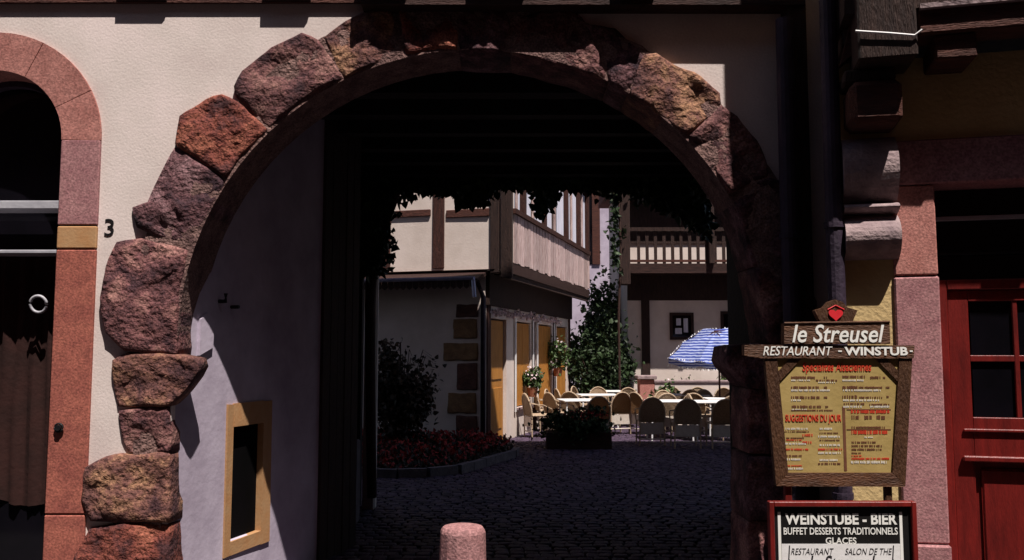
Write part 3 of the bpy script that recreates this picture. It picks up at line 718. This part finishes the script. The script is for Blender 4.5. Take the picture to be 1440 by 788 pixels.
# quoins
for i,(x0,x1,y0,y1,m) in enumerate(((641,673,427,447,'quoin_d'),(637,672,448,477,'quoin'),(623,673,482,508,'quoin'),(642,672,510,549,'quoin_d'),(629,671,552,582,'quoin'),(641,672,584,622,'quoin_d'))):
    p, q = fl(x0,y1), fl(x1,y0)
    bm = rough_stone([(p[0],p[1]),(q[0],p[1]),(q[0],q[1]),(p[0],q[1])], LY, .2, .03, seed=50+i, amp=.008, gap=.01, step=.06); obj('quoin', bm, M[m], ch, smooth=True)
# rainwater pipe at the corner
bm = NB(); x = fl(681,500)[0]; tube(bm, [(x,LY-.06,.0),(x,LY-.06,zg-.45),(x,LY-.40,zg-.2)], .045, 10); obj('downpipe', bm, M['pipe'], ch, smooth=True)
# upper walls
bm = NB(); box(bm, -6, -.02, .0, .2, zg+.03, 7.2); obj('wall', bm, M['plaster_far'], ch, label='pale upper front panels')
def fb(x0,x1,y0,y1,m='timber_b',d=.035,nm='timber'):
    a, b = fu(x0,y1), fu(x1,y0); bm = NB(); box(bm, a[0], b[0], -d, .02, a[1], b[1], jit=.006, bev=.008); obj(nm, bm, M[m], ch)
fb(609,626,200,378); fb(505,606,295,309,'timber_bh',.033); fb(628,688,293,307,'timber_bh',.033); fb(540,551,200,378)
fb(690,703,180,384,'timber',.05); fb(705,721,180,392,'timber',.07)
fb(500,697,379,385,'timber_bh',.06)
# deep eaves with gutter, and dark scallops standing in for tile-edge shadow
GO = -.55
def ge(px,py): h = CH.hit(px,py,'y',GO); return (h.x,h.z)
a = ge(500,394); b = ge(668,390)
bm = NB()
pr = [(GO-.05+.055*math.cos(t), a[1]+.055*math.sin(t)) for t in [math.pi+k*math.pi/8 for k in range(9)]]; pr += [(p[0]*.995-.003, p[1]+.006) for p in pr[::-1]]
prism(bm, pr, 'x', -6, b[0]); obj('gutter', bm, M['zinc'], ch, smooth=False)
x = -3.8
while x < b[0]-.05:
    bm = NB(); prism(bm, [(x,a[1]-.045),(x+.10,a[1]-.045),(x+.10,a[1]-.15),(x+.05,a[1]-.19),(x,a[1]-.15)], 'y', GO+.02, GO+.045); obj('shadow_scallop', bm, M['timber_h'], ch); x += .115
bm = NB(); prism(bm, [(GO+.05,a[1]-.06),(GO+.05,a[1]-.02),(LY,zg+.02),(LY,zg-.06)], 'x', -6, b[0]+.02); obj('eaves_board', bm, M['timber_h'], ch)
bm = NB(); p = ge(668,418); tube(bm, [(b[0]-.02,GO-.04,a[1]-.05),(p[0],GO-.03,p[1])], .035, 8); obj('gutter_outlet', bm, M['zinc'], ch)
# jetty underside, joists, fascia
bm = NB(); box(bm, LX-.29, -.03, .05, Lr, zjet-.02, zjet+.06); obj('jetty_floor', bm, M['timber_b'], ch)
yy = .15
while yy < Lr:
    bm = NB(); box(bm, LX+.002, -.05, yy, yy+.14, zjet-.17, zjet-.022, jit=.008, bev=.01); obj('joist', bm, M['timber_h'], ch); yy += .42
bm = NB(); box(bm, -.14, -.005, .0, Lr, zjet-.20, zjet-.0, jit=.01); obj('fascia_beam', bm, M['timber_h'], ch)
bm = NB(); box(bm, LX-.01, LX+.07, .1, Lr, 2.46, zjet-.18, jit=.006); obj('lintel_beam', bm, M['timber'], ch)
bm = NB(); box(bm, -.10, -.03, .0, Lr, zjet-.30, zjet-.202, jit=.012); obj('fascia_beam', bm, M['timber'], ch)
# boards under the windows
yy = .16; nbd = 0
while yy < Lr-.05:
    wd = random.uniform(.20,.26); bm = NB(); box(bm, -.035, random.uniform(-.004,.004), yy, yy+wd-.04, zjet+.01+random.uniform(-.03,.02), zsill-.03); obj('board', bm, M['board'], ch); yy += wd
bm = NB(); box(bm, -.10, -.036, .05, Lr, zjet+.061, zsill+.02); obj('board_backing', bm, M['black'], ch)
bm = NB(); box(bm, -.05, .05, .1, Lr, zsill-.03, zsill+.06, jit=.004); obj('sill_beam', bm, M['timber_b'], ch)
posts = [ru(p,300)[0] for p in (737,766,797,814,831)]
prev = .12
for i, y in enumerate(posts):
    y = min(y, Lr-.12)
    bm = NB(); box(bm, -.06, .03, y-.07, y+.07, zsill+.062, 5.6, jit=.004); obj('post', bm, M['timber_b'], ch)
    bm = NB(); box(bm, -.075, -.065, prev+.02, y-.07, zsill+.062, 5.6)
    wn = obj('window', bm, M['glass'], ch)
    a_, b_ = prev+.04, y-.09
    for (c0,c1) in ((a_, a_+(b_-a_)*.38),(a_+(b_-a_)*.62,b_)):
        bm = NB(); k = max(3,int((c1-c0)/.04)); va = []
        for j in range(k+1):
            q = c0+(c1-c0)*j/k; va.append([bm.verts.new((-.052+.01*math.sin(j*2.2), q, zz)) for zz in (zsill+.07, 5.5)])
        for A,B in zip(va,va[1:]): bm.faces.new((A[0],B[0],B[1],A[1]))
        obj('curtain', bm, M['curtain_w'], wn)
    mid = (a_+b_)/2; bm = NB(); box(bm, -.06, -.02, mid-.025, mid+.025, zsill+.06, 5.6); obj('mullion', bm, M['board'], wn)
    prev = y+.07
bm = NB(); box(bm, -2, .04, .01, Lr, 5.6, 7.2); obj('gable_wall', bm, M['timber_b'], ch)
bm = NB(); prism(bm, [(-6.2,7.1),(.5,7.1),(-2.8,9.6)], 'y', -.5, Lr+.3); obj('roof', bm, M['tile'], ch)
bm = NB(); box(bm, -6, -.5, Lr-.2, Lr, 0, 7.1); box(bm, -6, -5.8, .3, Lr-.2, 0, 7.1); obj('wall', bm, M['plaster_far'], ch, label='pale back walls')

# ============================================================ BALCONY HOUSE (right rear)
WY = 22.0; BY = 21.0
bh = thing('balcony_house', 'pale house with dark wooden balcony and railing behind the parasol', 'building', (3.0, WY, 0))
def bp(px, py, Y=WY): p = at(px,py,Y); return (p.x-3.0, p.z)
bx0 = bp(882,400)[0]
bm = NB(); box(bm, bx0, 8, 0, 4, 0, 7.5); obj('wall', bm, M['plaster_far'], bh)
zf0 = bp(950,384,BY)[1]; zf1 = bp(950,372,BY)[1]; zr = bp(950,320,BY)[1]
bxa = bp(884,380,BY)[0]
bm = NB(); box(bm, bxa, 8, -1.0, -.88, zf0, zf1+.02, jit=.01); obj('balcony_beam', bm, M['timber_h'], bh)
bm = NB(); box(bm, bxa, 8, -.875, -.003, zf0+.04, zf1-.02); obj('balcony_floor', bm, M['timber_h'], bh)
bm = NB(); box(bm, bxa, 8, -1.02, -.90, zr-.09, zr, jit=.006); obj('handrail', bm, M['timber'], bh)
bm = NB(); box(bm, bxa, 8, -.98, -.92, zf1+.06, zf1+.12, jit=.004); obj('bottom_rail', bm, M['timber_bh'], bh)
x = bp(899,350,BY)[0]-.05
while x < 6:
    bm = NB(); box(bm, x, x+.075, -.97, -.93, zf1+.02, zr-.09, jit=.004); obj('baluster', bm, M['timber'], bh); x += bp(912,350,BY)[0]-bp(900,350,BY)[0]
for px, w_, top, bot, yy in ((878,.24,5.9,zf0-.3,-1.0),(999,.14,5.9,zf1+.01,-1.0)):
    x = bp(px,300,BY)[0]; bm = NB(); box(bm, x-w_/2, x+w_/2, yy-.11, yy+.11, bot, top, jit=.01, bev=.015); obj('post', bm, M['timber'], bh)
x0_, x1_ = bp(902,450)[0], bp(913,450)[0]
bm = NB(); box(bm, x0_, x1_, -.06, .01, .0, zf0+.03, jit=.008); obj('wall_timber', bm, M['timber'], bh)
bm = NB(); box(bm, bx0, 8, -.04, .02, zf0-.62, zf0+.03, jit=.006); obj('shade_band', bm, M['timber'], bh)  # dark band added under the balcony to stand for its shade
bm = NB(); box(bm, bx0, 8, -.035, .02, zr-.28, 5.88, jit=.006); obj('shade_cladding', bm, M['timber'], bh)  # dark sheet added over the upper wall where only shade lies
bm = NB(); box(bm, bx0, 8, -.62, .1, 5.9, 6.1, jit=.01); obj('eaves', bm, M['timber_h'], bh)
bm = NB(); prism(bm, [(-.64,6.101),(4.3,6.101),(1.6,9)], 'x', bx0-.3, 8.2); obj('roof', bm, M['tile'], bh)
for (a,b,c,d,nm) in ((942,975,440,478,'window'),(1016,1052,438,585,'door'),(930,985,285,322,'window')):
    p, q = bp(a,d), bp(b,c); z0_ = max(p[1],.02)
    bm = NB()
    for (u0,u1,v0,v1) in ((p[0],p[0]+.07,z0_,q[1]),(q[0]-.07,q[0],z0_,q[1]),(p[0]+.07,q[0]-.07,q[1]-.07,q[1]),(p[0]+.07,q[0]-.07,z0_,z0_+.07)): box(bm, u0,u1,-.04,.02,v0,v1)
    o = obj(nm, bm, M['timber'], bh)
    bm = NB(); box(bm, p[0]+.07, q[0]-.07, -.012, -.004, z0_+.07, q[1]-.07); obj('pane', bm, M['glass'], o)
    if (a,c) == (942,440):
        bm = NB(); cxs = (p[0]+q[0])/2; zc = (z0_+q[1])/2
        box(bm, cxs-.14, cxs-.02, -.022, -.013, zc+.02, zc+.2); box(bm, cxs+.05, cxs+.16, -.022, -.013, zc-.16, zc+.2); box(bm, cxs-.17, cxs-.0, -.022, -.013, zc-.2, zc-.05)
        obj('curtain', bm, M['curtain_w'], o)

# far wall with shutter
fh = thing('far_house', 'pale grey house wall with brown shutter glimpsed between the two courtyard houses', 'building', (3, 29, 0))
def hp(px,py,Y=29): p = at(px,py,Y); return (p.x-3, p.z)
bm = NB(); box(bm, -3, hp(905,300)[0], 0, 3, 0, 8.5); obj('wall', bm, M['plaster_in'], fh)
p, q = hp(833,372), hp(843,268); bm = NB(); box(bm, p[0], q[0], -.06, -.01, p[1], q[1]); obj('shutter', bm, M['timber_bh'], fh)
p, q = hp(815,372), hp(832,268); bm = NB(); box(bm, p[0], q[0], -.02, .01, p[1], q[1]); obj('window', bm, M['glass'], fh)
bm = NB(); box(bm, -3.2, 2, -.5, 3.2, 8.5, 8.8); obj('roof', bm, M['tile'], fh)

# ============================================================ PLANTS
def plant(name, label, cat, loc, parts, group=None):
    t = thing(name, label, cat, loc, 0, group)
    for nm, bm, m in parts: obj(nm, bm, M[m], t)
    return t
# hanging vine over the yard mouth of the passage
def vine_hang():
    bm = NB(); st = NB()
    prof = [(486,372),(500,385),(515,345),(530,300),(545,268),(560,262),(580,270),(600,262),(620,268),(640,275),(660,285),(680,282),(690,268),(705,258),(735,258),(755,275),(762,290),(775,285),(782,262),(800,258),(830,262),(850,270),(868,262),(900,270),(950,300),(1000,330)]
    def edge(px):
        for (a,b),(c,d) in zip(prof, prof[1:]):
            if a <= px <= c: return b+(d-b)*(px-a)/(c-a)
        return 262
    for i in range(4600):
        px = random.uniform(488, 1000); e = edge(px)+random.gauss(0,5)
        py = e-abs(random.gauss(0,1))*26 if random.random() < .8 else random.uniform(190, e)
        Yd = random.uniform(8.9, 9.75); p = at(px, max(py,185), Yd)
        if p.z > 3.6 and Yd < 9.45: p.z = 3.58-random.random()*.1
        leafquad(bm, p, random.uniform(.07,.13), droop=.8)
    # small pendent sprays
    for px, py in ((566,284),(576,276),(590,272),(645,284),(652,270),(682,280),(748,270),(757,312),(770,296),(778,276),(845,275),(552,300),(536,352),(532,372),(545,362),(900,290),(870,285),(563,268),(640,272),(667,288),(672,276),(755,285),(760,300),(764,280),(540,330),(546,350),(541,380),(570,262),(605,268),(650,268)):
        for k in range(15):
            p = at(px+random.gauss(0,6), py-random.random()*26+random.gauss(0,3), random.uniform(9.4,9.6)); leafquad(bm, p, random.uniform(.07,.12), droop=1)
    for i in range(34):
        px = random.uniform(520,980); tube(st, [at(px,240,9.5), at(px+random.uniform(-12,12),255,9.52), at(px+random.uniform(-20,20),edge(min(px,990))+2,9.5)], .006, 5, .003)
    return bm, st
lv, st = vine_hang()
v = thing('hanging_vine', 'dark leafy vine hanging across the top of the courtyard opening', 'vine', (0,0,0))
obj('leaves', lv, M['leaf'], v); obj('stems', st, M['bark'], v)
# vine climbing the left pillar
bm = NB(); st = NB()
trunk = [at(523,700,9.0), at(521,560,9.0), at(520,430,9.0), at(524,372,9.0), at(536,330,9.0), at(548,292,9.05), at(560,258,9.1), at(566,230,9.2)]
tube(st, trunk, .05, 9, .065)
for i in range(1500):
    t = random.random()**.8; py = 245+t*140; c = 528-12*t; p = at(random.gauss(c, 15-5*t), py, random.uniform(8.85,9.2)); leafquad(bm, p, random.uniform(.07,.12), droop=.6)
v2 = thing('climbing_vine', 'thick stemmed vine climbing the stone pillar at left of the courtyard opening', 'vine', (0,0,0))
obj('leaves', bm, M['leaf'], v2); obj('trunk', st, M['bark'], v2, smooth=True)
# vine on the balcony post
bm = NB(); st = NB()
for i in range(230):
    t = random.random(); py = 255+t*130; p = at(random.gauss(865,4+3*math.sin(t*14)), py, random.uniform(20.6,20.9)); leafquad(bm, p, random.uniform(.09,.17), droop=.6)
tube(st, [at(872,560,20.8), at(870,450,20.8), at(873,350,20.8), at(869,250,20.8)], .03, 6)
v3 = thing('climbing_vine', 'thin vine running up the balcony post', 'vine', (0,0,0))
obj('leaves', bm, M['leaf'], v3); obj('stem', st, M['bark'], v3)
# trees between the houses
def tree(px, Y, zc, rad, n, size, label, m='leaf2'):
    c = at(px, 500, Y); t = thing('courtyard_tree', label, 'tree', (c.x, Y, 0))
    st = NB(); tube(st, [(0,0,0),(.03,.02,zc*.5),(0,0,zc)], .07, 8, .03)
    for k in range(5):
        a = k*1.3; tube(st, [(0,0,zc*.55),(math.cos(a)*rad[0]*.4,math.sin(a)*rad[1]*.4,zc*.8),(math.cos(a)*rad[0]*.7,math.sin(a)*rad[1]*.7,zc+.2)], .03, 6, .01)
    obj('trunk', st, M['bark'], t); bm = NB(); foliage(bm, (0,0,zc), rad, n, size, 16); obj('crown', bm, M[m], t)
tree(856, 24, 2.4, (.75,.7,1.3), 2600, .13, 'tallest leafy tree in the gap beside the boarded gallery')
tree(825, 22.4, 1.6, (.6,.6,1.2), 2000, .12, 'dark bushy tree beside the orange shutters', 'leaf')
tree(868, 22.2, 1.3, (.45,.5,.9), 1500, .12, 'low dark tree by the balcony house corner', 'leaf')
tree(838, 21.3, 1.35, (.75,.5,1.15), 2600, .12, 'broad dark bush behind the far white tables', 'leaf')
# shrub by the lower left wall
c = at(565,600,13.7)
t = thing('garden_shrub', 'dark drooping shrub against the pale wall behind the red flower bed', 'shrub', (c.x,13.7,0))
bm = NB(); foliage(bm, (0,0,.75), (.5,.35,.75), 3200, .085, 22, .5); foliage(bm, (-.35,-.1,1.3), (.32,.25,.6), 1200, .08, 10, .5); obj('foliage', bm, M['leaf3'], t)
bm = NB()
for k in range(12):
    a = random.uniform(0,6.28); h = random.uniform(1.1,1.9); pts = [(0,0,0),(math.cos(a)*.15,math.sin(a)*.12,h*.6),(math.cos(a)*.4,math.sin(a)*.25,h*.98),(math.cos(a)*.58,math.sin(a)*.3,h*.92)]; tube(bm, pts, .012, 5, .004)
obj('stems', bm, M['bark'], t)
# flower bed with kerb
kp = [(505,672),(560,673),(600,672),(640,668),(675,658),(700,650),(718,645),(722,640)]
kw = [at(a,b,1) for a,b in kp]
def gnd(px,py): r = ray(px,py); k = -EYE/r.z; return Vector((r.x*k, r.y*k, 0))
kg = [gnd(a,b) for a,b in kp]
fbd = thing('flower_bed', 'kerbed bed of dim red flowers below the courtyard house wall', 'flower bed', (0,0,0))
bm = NB(); bk = [Vector((-.35,14.6,0)),Vector((-3.2,15.5,0))]
prism(bm, [(p.x,p.y) for p in kg+bk], 'z', .002, .08); obj('soil', bm, M['soil'], fbd)
dens = []
for i in range(len(kg)-1):
    a, b = kg[i], kg[i+1]; n = max(1, round((b-a).length/.32))
    for j in range(n):
        p, q = a.lerp(b,j/n), a.lerp(b,(j+.97)/n); d = (q-p).normalized(); s = Vector((d.y,-d.x,0))*.10
        bm = NB(); prism(bm, [(v_.x,v_.y) for v_ in (p,q,q+s,p+s)], 'z', 0, .13+random.uniform(-.008,.008)); obj('kerb_stone', bm, M['kerb'], fbd)
bm = NB(); bp_ = NB()
import mathutils
poly = [(p.x,p.y) for p in kg+bk]
def inside(x,y):
    c_ = False; n = len(poly)
    for i in range(n):
        x1,y1 = poly[i]; x2,y2 = poly[(i+1)%n]
        if (y1>y)!=(y2>y) and x < (x2-x1)*(y-y1)/(y2-y1)+x1: c_ = not c_
    return c_
k = 0
while k < 5200:
    x = random.uniform(-3,.3); y = random.uniform(11.1,15)
    if not inside(x,y): continue
    h = .16+.16*min(1,(y-11)/3)+.08*noise.noise(Vector((x*2,y*2,0)))
    z = random.uniform(.08,h)
    leafquad(bp_ if (z > h*.78 and random.random()<.7) else bm, Vector((x,y,z)), random.uniform(.045,.08), droop=-.6); k += 1
o = obj('foliage', bm, M['leaf3'], fbd, kind='stuff'); o = obj('blossoms', bp_, M['petal'], fbd, kind='stuff')
# planter in front of the terrace
c = gnd(815,634)
t = thing('planter', 'wooden planter overflowing with dark plants and red flowers in front of the terrace', 'planter', (c.x, c.y+.25, 0))
bm = NB(); box(bm, -.55, .55, -.2, .2, 0, .3, bev=.01); obj('box', bm, M['timber_h'], t)
bm = NB(); foliage(bm, (0,0,.42), (.62,.3,.28), 2600, .075, 22, .2); obj('foliage', bm, M['leaf'], t)
bm = NB(); foliage(bm, (.12,-.1,.56), (.42,.2,.16), 130, .05, 12, -.3); obj('blossoms', bm, M['petal'], t)
def pot(px, py, h, rad, label, flower=None, hang=None, Y=None, n=500):
    c = at(px,py,Y) if hang else gnd(px,py)
    t = thing('potted_plant', label, 'potted plant', (c.x, c.y, c.z if hang else 0))
    bm = NB(); lathe(bm, [(.09,0),(.13,.2),(.14,.2),(.14,.22),(.1,.22)], 14); obj('pot', bm, M['terracotta'], t)
    bm = NB(); foliage(bm, (0,0,.22+h/2), (rad,rad,h/2), n, .09, 9); obj('foliage', bm, M['leaf2'], t)
    if flower: bm = NB(); foliage(bm, (0,-.05,.25+h/2), (rad,rad,h/2), 60, .05, 9, -.3); obj('blossoms', bm, M[flower], t)
sl_ = CH.M @ Vector((LX+.10, ops[1][0]+.25, ops[1][2]-.02))
def sill_pot(y, z, label, h, r, fl):
    p = CH.M @ Vector((LX+.16, y, z)); t = thing('potted_plant', label, 'potted plant', tuple(p))
    bm = NB(); lathe(bm, [(.08,0),(.11,.16),(.12,.18),(.09,.18)], 12); obj('pot', bm, M['terracotta'], t)
    bm = NB(); foliage(bm, (0,0,.1+h/2), (r,r,h/2), 420, .09, 9, .6); obj('foliage', bm, M['leaf2'], t)
    bm = NB(); foliage(bm, (0,0,.1+h/2), (r,r,h/2), 60, .05, 9, 0); obj('blossoms', bm, M[fl], t)
    bm = NB(); tube(bm, [(-.16,0,.05),(-.05,0,.05)], .012, 6); obj('bracket', bm, M['iron'], t)
sill_pot(ops[1][1]-.45, .75, 'trailing plant hung beside the nearest orange shutter window', .6, .22, 'petalw')
sill_pot(ops[2][1]-.1, 1.1, 'second trailing plant fixed between the farther orange shutters', .7, .26, 'petalw')
# flower fringe below the jetty
t = thing('hanging_garland', 'pale dried flower garland strung above the orange shutters', 'garland', tuple(CH.M @ Vector((LX,0,0))), CH.rz)
bm = NB(); gy = [ .3+i*.02 for i in range(260)]
for y in gy:
    for k in range(2): leafquad(bm, Vector((.06+random.uniform(-.03,.05), y, 2.42-.07*abs(math.sin(y*3.2))+random.uniform(-.05,.04))), .06, droop=.8)
obj('blossoms', bm, M['petalw'], t)
bm = NB(); tube(bm, [(.05,y,2.44-.07*abs(math.sin(y*3.2))) for y in gy[::6]], .008, 5); obj('cord', bm, M['bark'], t)
pot(958,586,1.0,.42,'leafy pot plant left of the parasol pole', 'petalw', n=900)
pot(935,600,.7,.25,'small leafy pot plant beside the pedestal', None)
pot(1030,592,.9,.3,'pot plant under the right edge of the parasol', 'petalw')
# pedestal and low wall
c = gnd(909,598)
t = thing('brick_pedestal', 'squat reddish stone pedestal with capped top beside the terrace tables', 'pedestal', (c.x,c.y,0))
ph = at(909,528,c.y).z
bm = NB(); box(bm, -.17,.17,-.17,.17,0,ph-.09, jit=.006, bev=.01); obj('shaft', bm, M['pink'], t)
bm = NB(); box(bm, -.22,.22,-.22,.22,ph-.088,ph, bev=.015); obj('cap', bm, M['greystone'], t)
c = at(980,535,20.4)
t = thing('low_wall', 'low pale terrace wall under the balcony', 'wall', (c.x,20.4,0))
bm = NB(); box(bm, -1.0,2.4,0,.18,0,c.z-.06); obj('masonry', bm, M['plaster_far'], t)
bm = NB(); box(bm, -1.03,2.43,-.03,.21,c.z-.058,c.z, bev=.01); obj('coping', bm, M['greystone'], t)

# ============================================================ TERRACE FURNITURE
def make_chair(label):
    t = thing('wicker_chair', label, 'chair', (0,0,0), 0, 'wicker chairs on the courtyard terrace')
    W, D, SH, BH = .22, .21, .44, .85
    for sx in (-1,1):
        bm = NB(); tube(bm, [(sx*W,-D,0),(sx*W*.95,-D,SH)], .014, 6); obj('leg', bm, M['wicker'], t)
        bm = NB(); tube(bm, [(sx*W,D,0),(sx*W*.95,D,SH)], .014, 6); obj('leg', bm, M['wicker'], t)
    bm = NB(); box(bm, -W, W, -D-.01, D, SH-.02, SH+.015, bev=.012); obj('seat', bm, M['wicker'], t)
    # round hoop back, y=+D side
    hoop = [(-W,D,SH)] + [(W*1.02*math.cos(a), D+.06*math.sin(a)+.02, SH+.14+ (BH-SH-.14)*math.sin(a)) for a in [math.pi-k*math.pi/12 for k in range(13)]] + [(W,D,SH)]
    bm = NB(); tube(bm, hoop, .016, 6); obj('back_frame', bm, M['wicker'], t)
    bm = NB(); ri = [bm.verts.new((p[0]*.95, p[1], p[2]-.01)) for p in hoop]; c_ = bm.verts.new((0,D+.06,SH+.24))
    for a,b in zip(ri,ri[1:]): bm.faces.new((a,b,c_))
    bm.faces.new((ri[-1],ri[0],c_))
    r = bmesh.ops.solidify(bm, geom=bm.faces[:], thickness=.012); obj('backrest', bm, M['wicker_back'], t)
    for sx in (-1,1):
        bm = NB(); tube(bm, [(sx*W,D,SH+.22),(sx*(W+.04),0,SH+.2),(sx*(W+.02),-D+.03,SH+.12),(sx*W,-D,SH)], .012, 6); obj('armrest', bm, M['wicker'], t)
    bm = NB(); box(bm, -W*.96, W*.96, D-.006, D+.006, .22, SH-.03); obj('apron', bm, M['canvas'], t)
    bm = NB(); tube(bm, [(-W,D,.13),(W,D,.13)], .014, 6); obj('stretcher', bm, M['canvas'], t)
    bm = NB(); tube(bm, [(-W,-D,.18),(W,-D,.18)], .012, 6); obj('stretcher', bm, M['canvas'], t)
    return t
def gy(px, Y): return (at(px,500,Y).x, Y, 0)
chairs = [  # px, Y, facing rotation (0: back away from camera), label
 (913,15.3,180,'wicker chair leftmost of the three with backs to the passage'),
 (962,14.85,180,'wicker chair middle of the three with backs to the passage'),
 (1013,14.8,180,'wicker chair rightmost of the three, beside the arch jamb'),
 (757,16.6,110,'wicker chair tight against the white wall by the orange door'),
 (787,17.0,120,'wicker chair just behind the planter on its left side'),
 (800,18.6,100,'sunlit wicker chair at the left end of the far white table'),
 (822,19.8,60,'sunlit wicker chair behind the far white table, left one'),
 (786,18.3,80,'sunlit wicker chair between the shutters and the far white table'),
 (835,15.7,185,'shaded wicker chair directly behind the planter'),
 (940,17.6,20,'sunlit wicker chair behind the right table, nearest the pedestal'),
 (968,17.9,-15,'sunlit wicker chair behind the right table, left of the parasol pole'),
 (998,18.0,10,'sunlit wicker chair behind the right table, at the parasol pole'),
 (1025,17.4,-30,'wicker chair under the parasol, farthest right'),
 (884,18.9,0,'white-lit wicker chair standing alone in front of the pedestal'),
 (988,16.4,90,'wicker chair between the two front right tables'),
 (1036,15.9,150,'wicker chair half hidden by the arch jamb on the right'),
 (925,18.8,-40,'small sunlit wicker chair right beside the pedestal'),
 (952,19.4,20,'farthest sunlit wicker chair below the potted plant'),
 (983,19.2,-10,'farthest sunlit wicker chair at the terrace wall'),
 (865,17.3,200,'sunlit wicker chair at the right end of the far white table'),
 (770,17.9,100,'sunlit wicker chair nearest the second orange shutter'),
 (975,16.9,170,'dark wicker chair between the two front right tables, back turned'),
 (1020,18.9,0,'farthest sunlit wicker chair right of the parasol pole'),
 (905,17.2,130,'wicker chair turned sideways in front of the pedestal'),
 (845,19.3,10,'sunlit wicker chair behind the far white table, right one'),
 (932,16.9,190,'wicker chair directly behind the leftmost back-turned chair'),
 (808,17.5,150,'sunlit wicker chair between the two left tables'),
]
proto = None
for px, Y, a, lab in chairs:
    if not proto: proto = make_chair(lab); proto.location = gy(px,Y); proto.rotation_euler = (0,0,R(a))
    else: dup(proto, gy(px,Y), R(a+random.uniform(-8,8)), lab)
def table(px, Y, rz, wx, wy_, label, z=.74):
    t = thing('white_table', label, 'table', gy(px,Y), R(rz), 'white terrace tables')
    bm = NB(); box(bm, -wx, wx, -wy_, wy_, z-.025, z, bev=.006); obj('tabletop', bm, M['white'], t)
    for sx in (-1,1):
        for sy in (-1,1):
            bm = NB(); tube(bm, [(sx*(wx-.06),sy*(wy_-.06),z-.025),(sx*(wx-.04),sy*(wy_-.05),0)], .018, 8); obj('leg', bm, M['white'], t)
table(812,16.5,10,.34,.34,'small white table behind the planter')
table(840,18.5,6,.42,.3,'long sunlit white table by the shutters')
table(852,20.2,0,.36,.3,'farthest sunlit white table before the trees')
table(940,16.2,0,.42,.34,'white table in front of the leftmost back-turned chair')
table(962,18.5,5,.45,.32,'sunlit white table in front of the low terrace wall')
table(1000,16.0,0,.40,.36,'white table before the parasol')
table(1015,17.0,0,.36,.3,'white table directly under the parasol')
# parasol
pc = gy(1011,17.8)
t = thing('parasol', 'low tilted blue and white striped parasol with white fringe over the terrace', 'parasol', pc)
bm = NB(); tube(bm, [(0,0,0),(0,0,2.0)], .02, 8); obj('pole', bm, M['timber_bh'], t)
bm = NB(); lathe(bm, [(.25,0),(.25,.06),(.05,.09)], 16); obj('base', bm, M['kerb'], t)
tilt = Matrix.Translation((-.02,0,1.95)) @ Matrix.Rotation(R(-15),4,'Y') @ Matrix.Rotation(R(19),4,'X')
def sq4(t): return .25+.75*math.cos(math.pi/4)/max(abs(math.cos(t+math.pi/4)),abs(math.sin(t+math.pi/4)))
bm = NB(); ap = bm.verts.new(tilt @ Vector((0,0,.12)))
rings = []
for r_, z_ in ((.35,.08),(.75,-.03),(1.1,-.15),(1.12,-.27)):
    rings.append([bm.verts.new(tilt @ Vector((r_*sq4(k*math.pi/16)*math.cos(k*math.pi/16), r_*sq4(k*math.pi/16)*math.sin(k*math.pi/16), z_-(.05*abs(math.sin(k*math.pi/4)))*r_+.01*math.sin(k*2.3)))) for k in range(32)])
for k in range(32): bm.faces.new((ap,rings[0][k],rings[0][(k+1)%32]))
for A,B in zip(rings,rings[1:]):
    for k in range(32): bm.faces.new((A[k],A[(k+1)%32],B[(k+1)%32],B[k]))
obj('canopy', bm, M['stripe'], t)
bm = NB()
for k in range(96):
    a = k*2*math.pi/96; q = sq4(a); p = tilt @ Vector((1.125*q*math.cos(a),1.125*q*math.sin(a),-.30)); leafquad(bm, p, .055, droop=3)
    p = tilt @ Vector((1.11*q*math.cos(a),1.11*q*math.sin(a),-.17)); leafquad(bm, p, .04, droop=-2)
obj('fringe', bm, M['white'], t, kind='stuff')
for k in range(8):
    a = k*math.pi/4; bm = NB(); tube(bm, [tilt @ Vector((0,0,.15)), tilt @ Vector((1.05*sq4(a)*math.cos(a),1.05*sq4(a)*math.sin(a),-.17))], .008, 5); obj('rib', bm, M['timber_bh'], t)
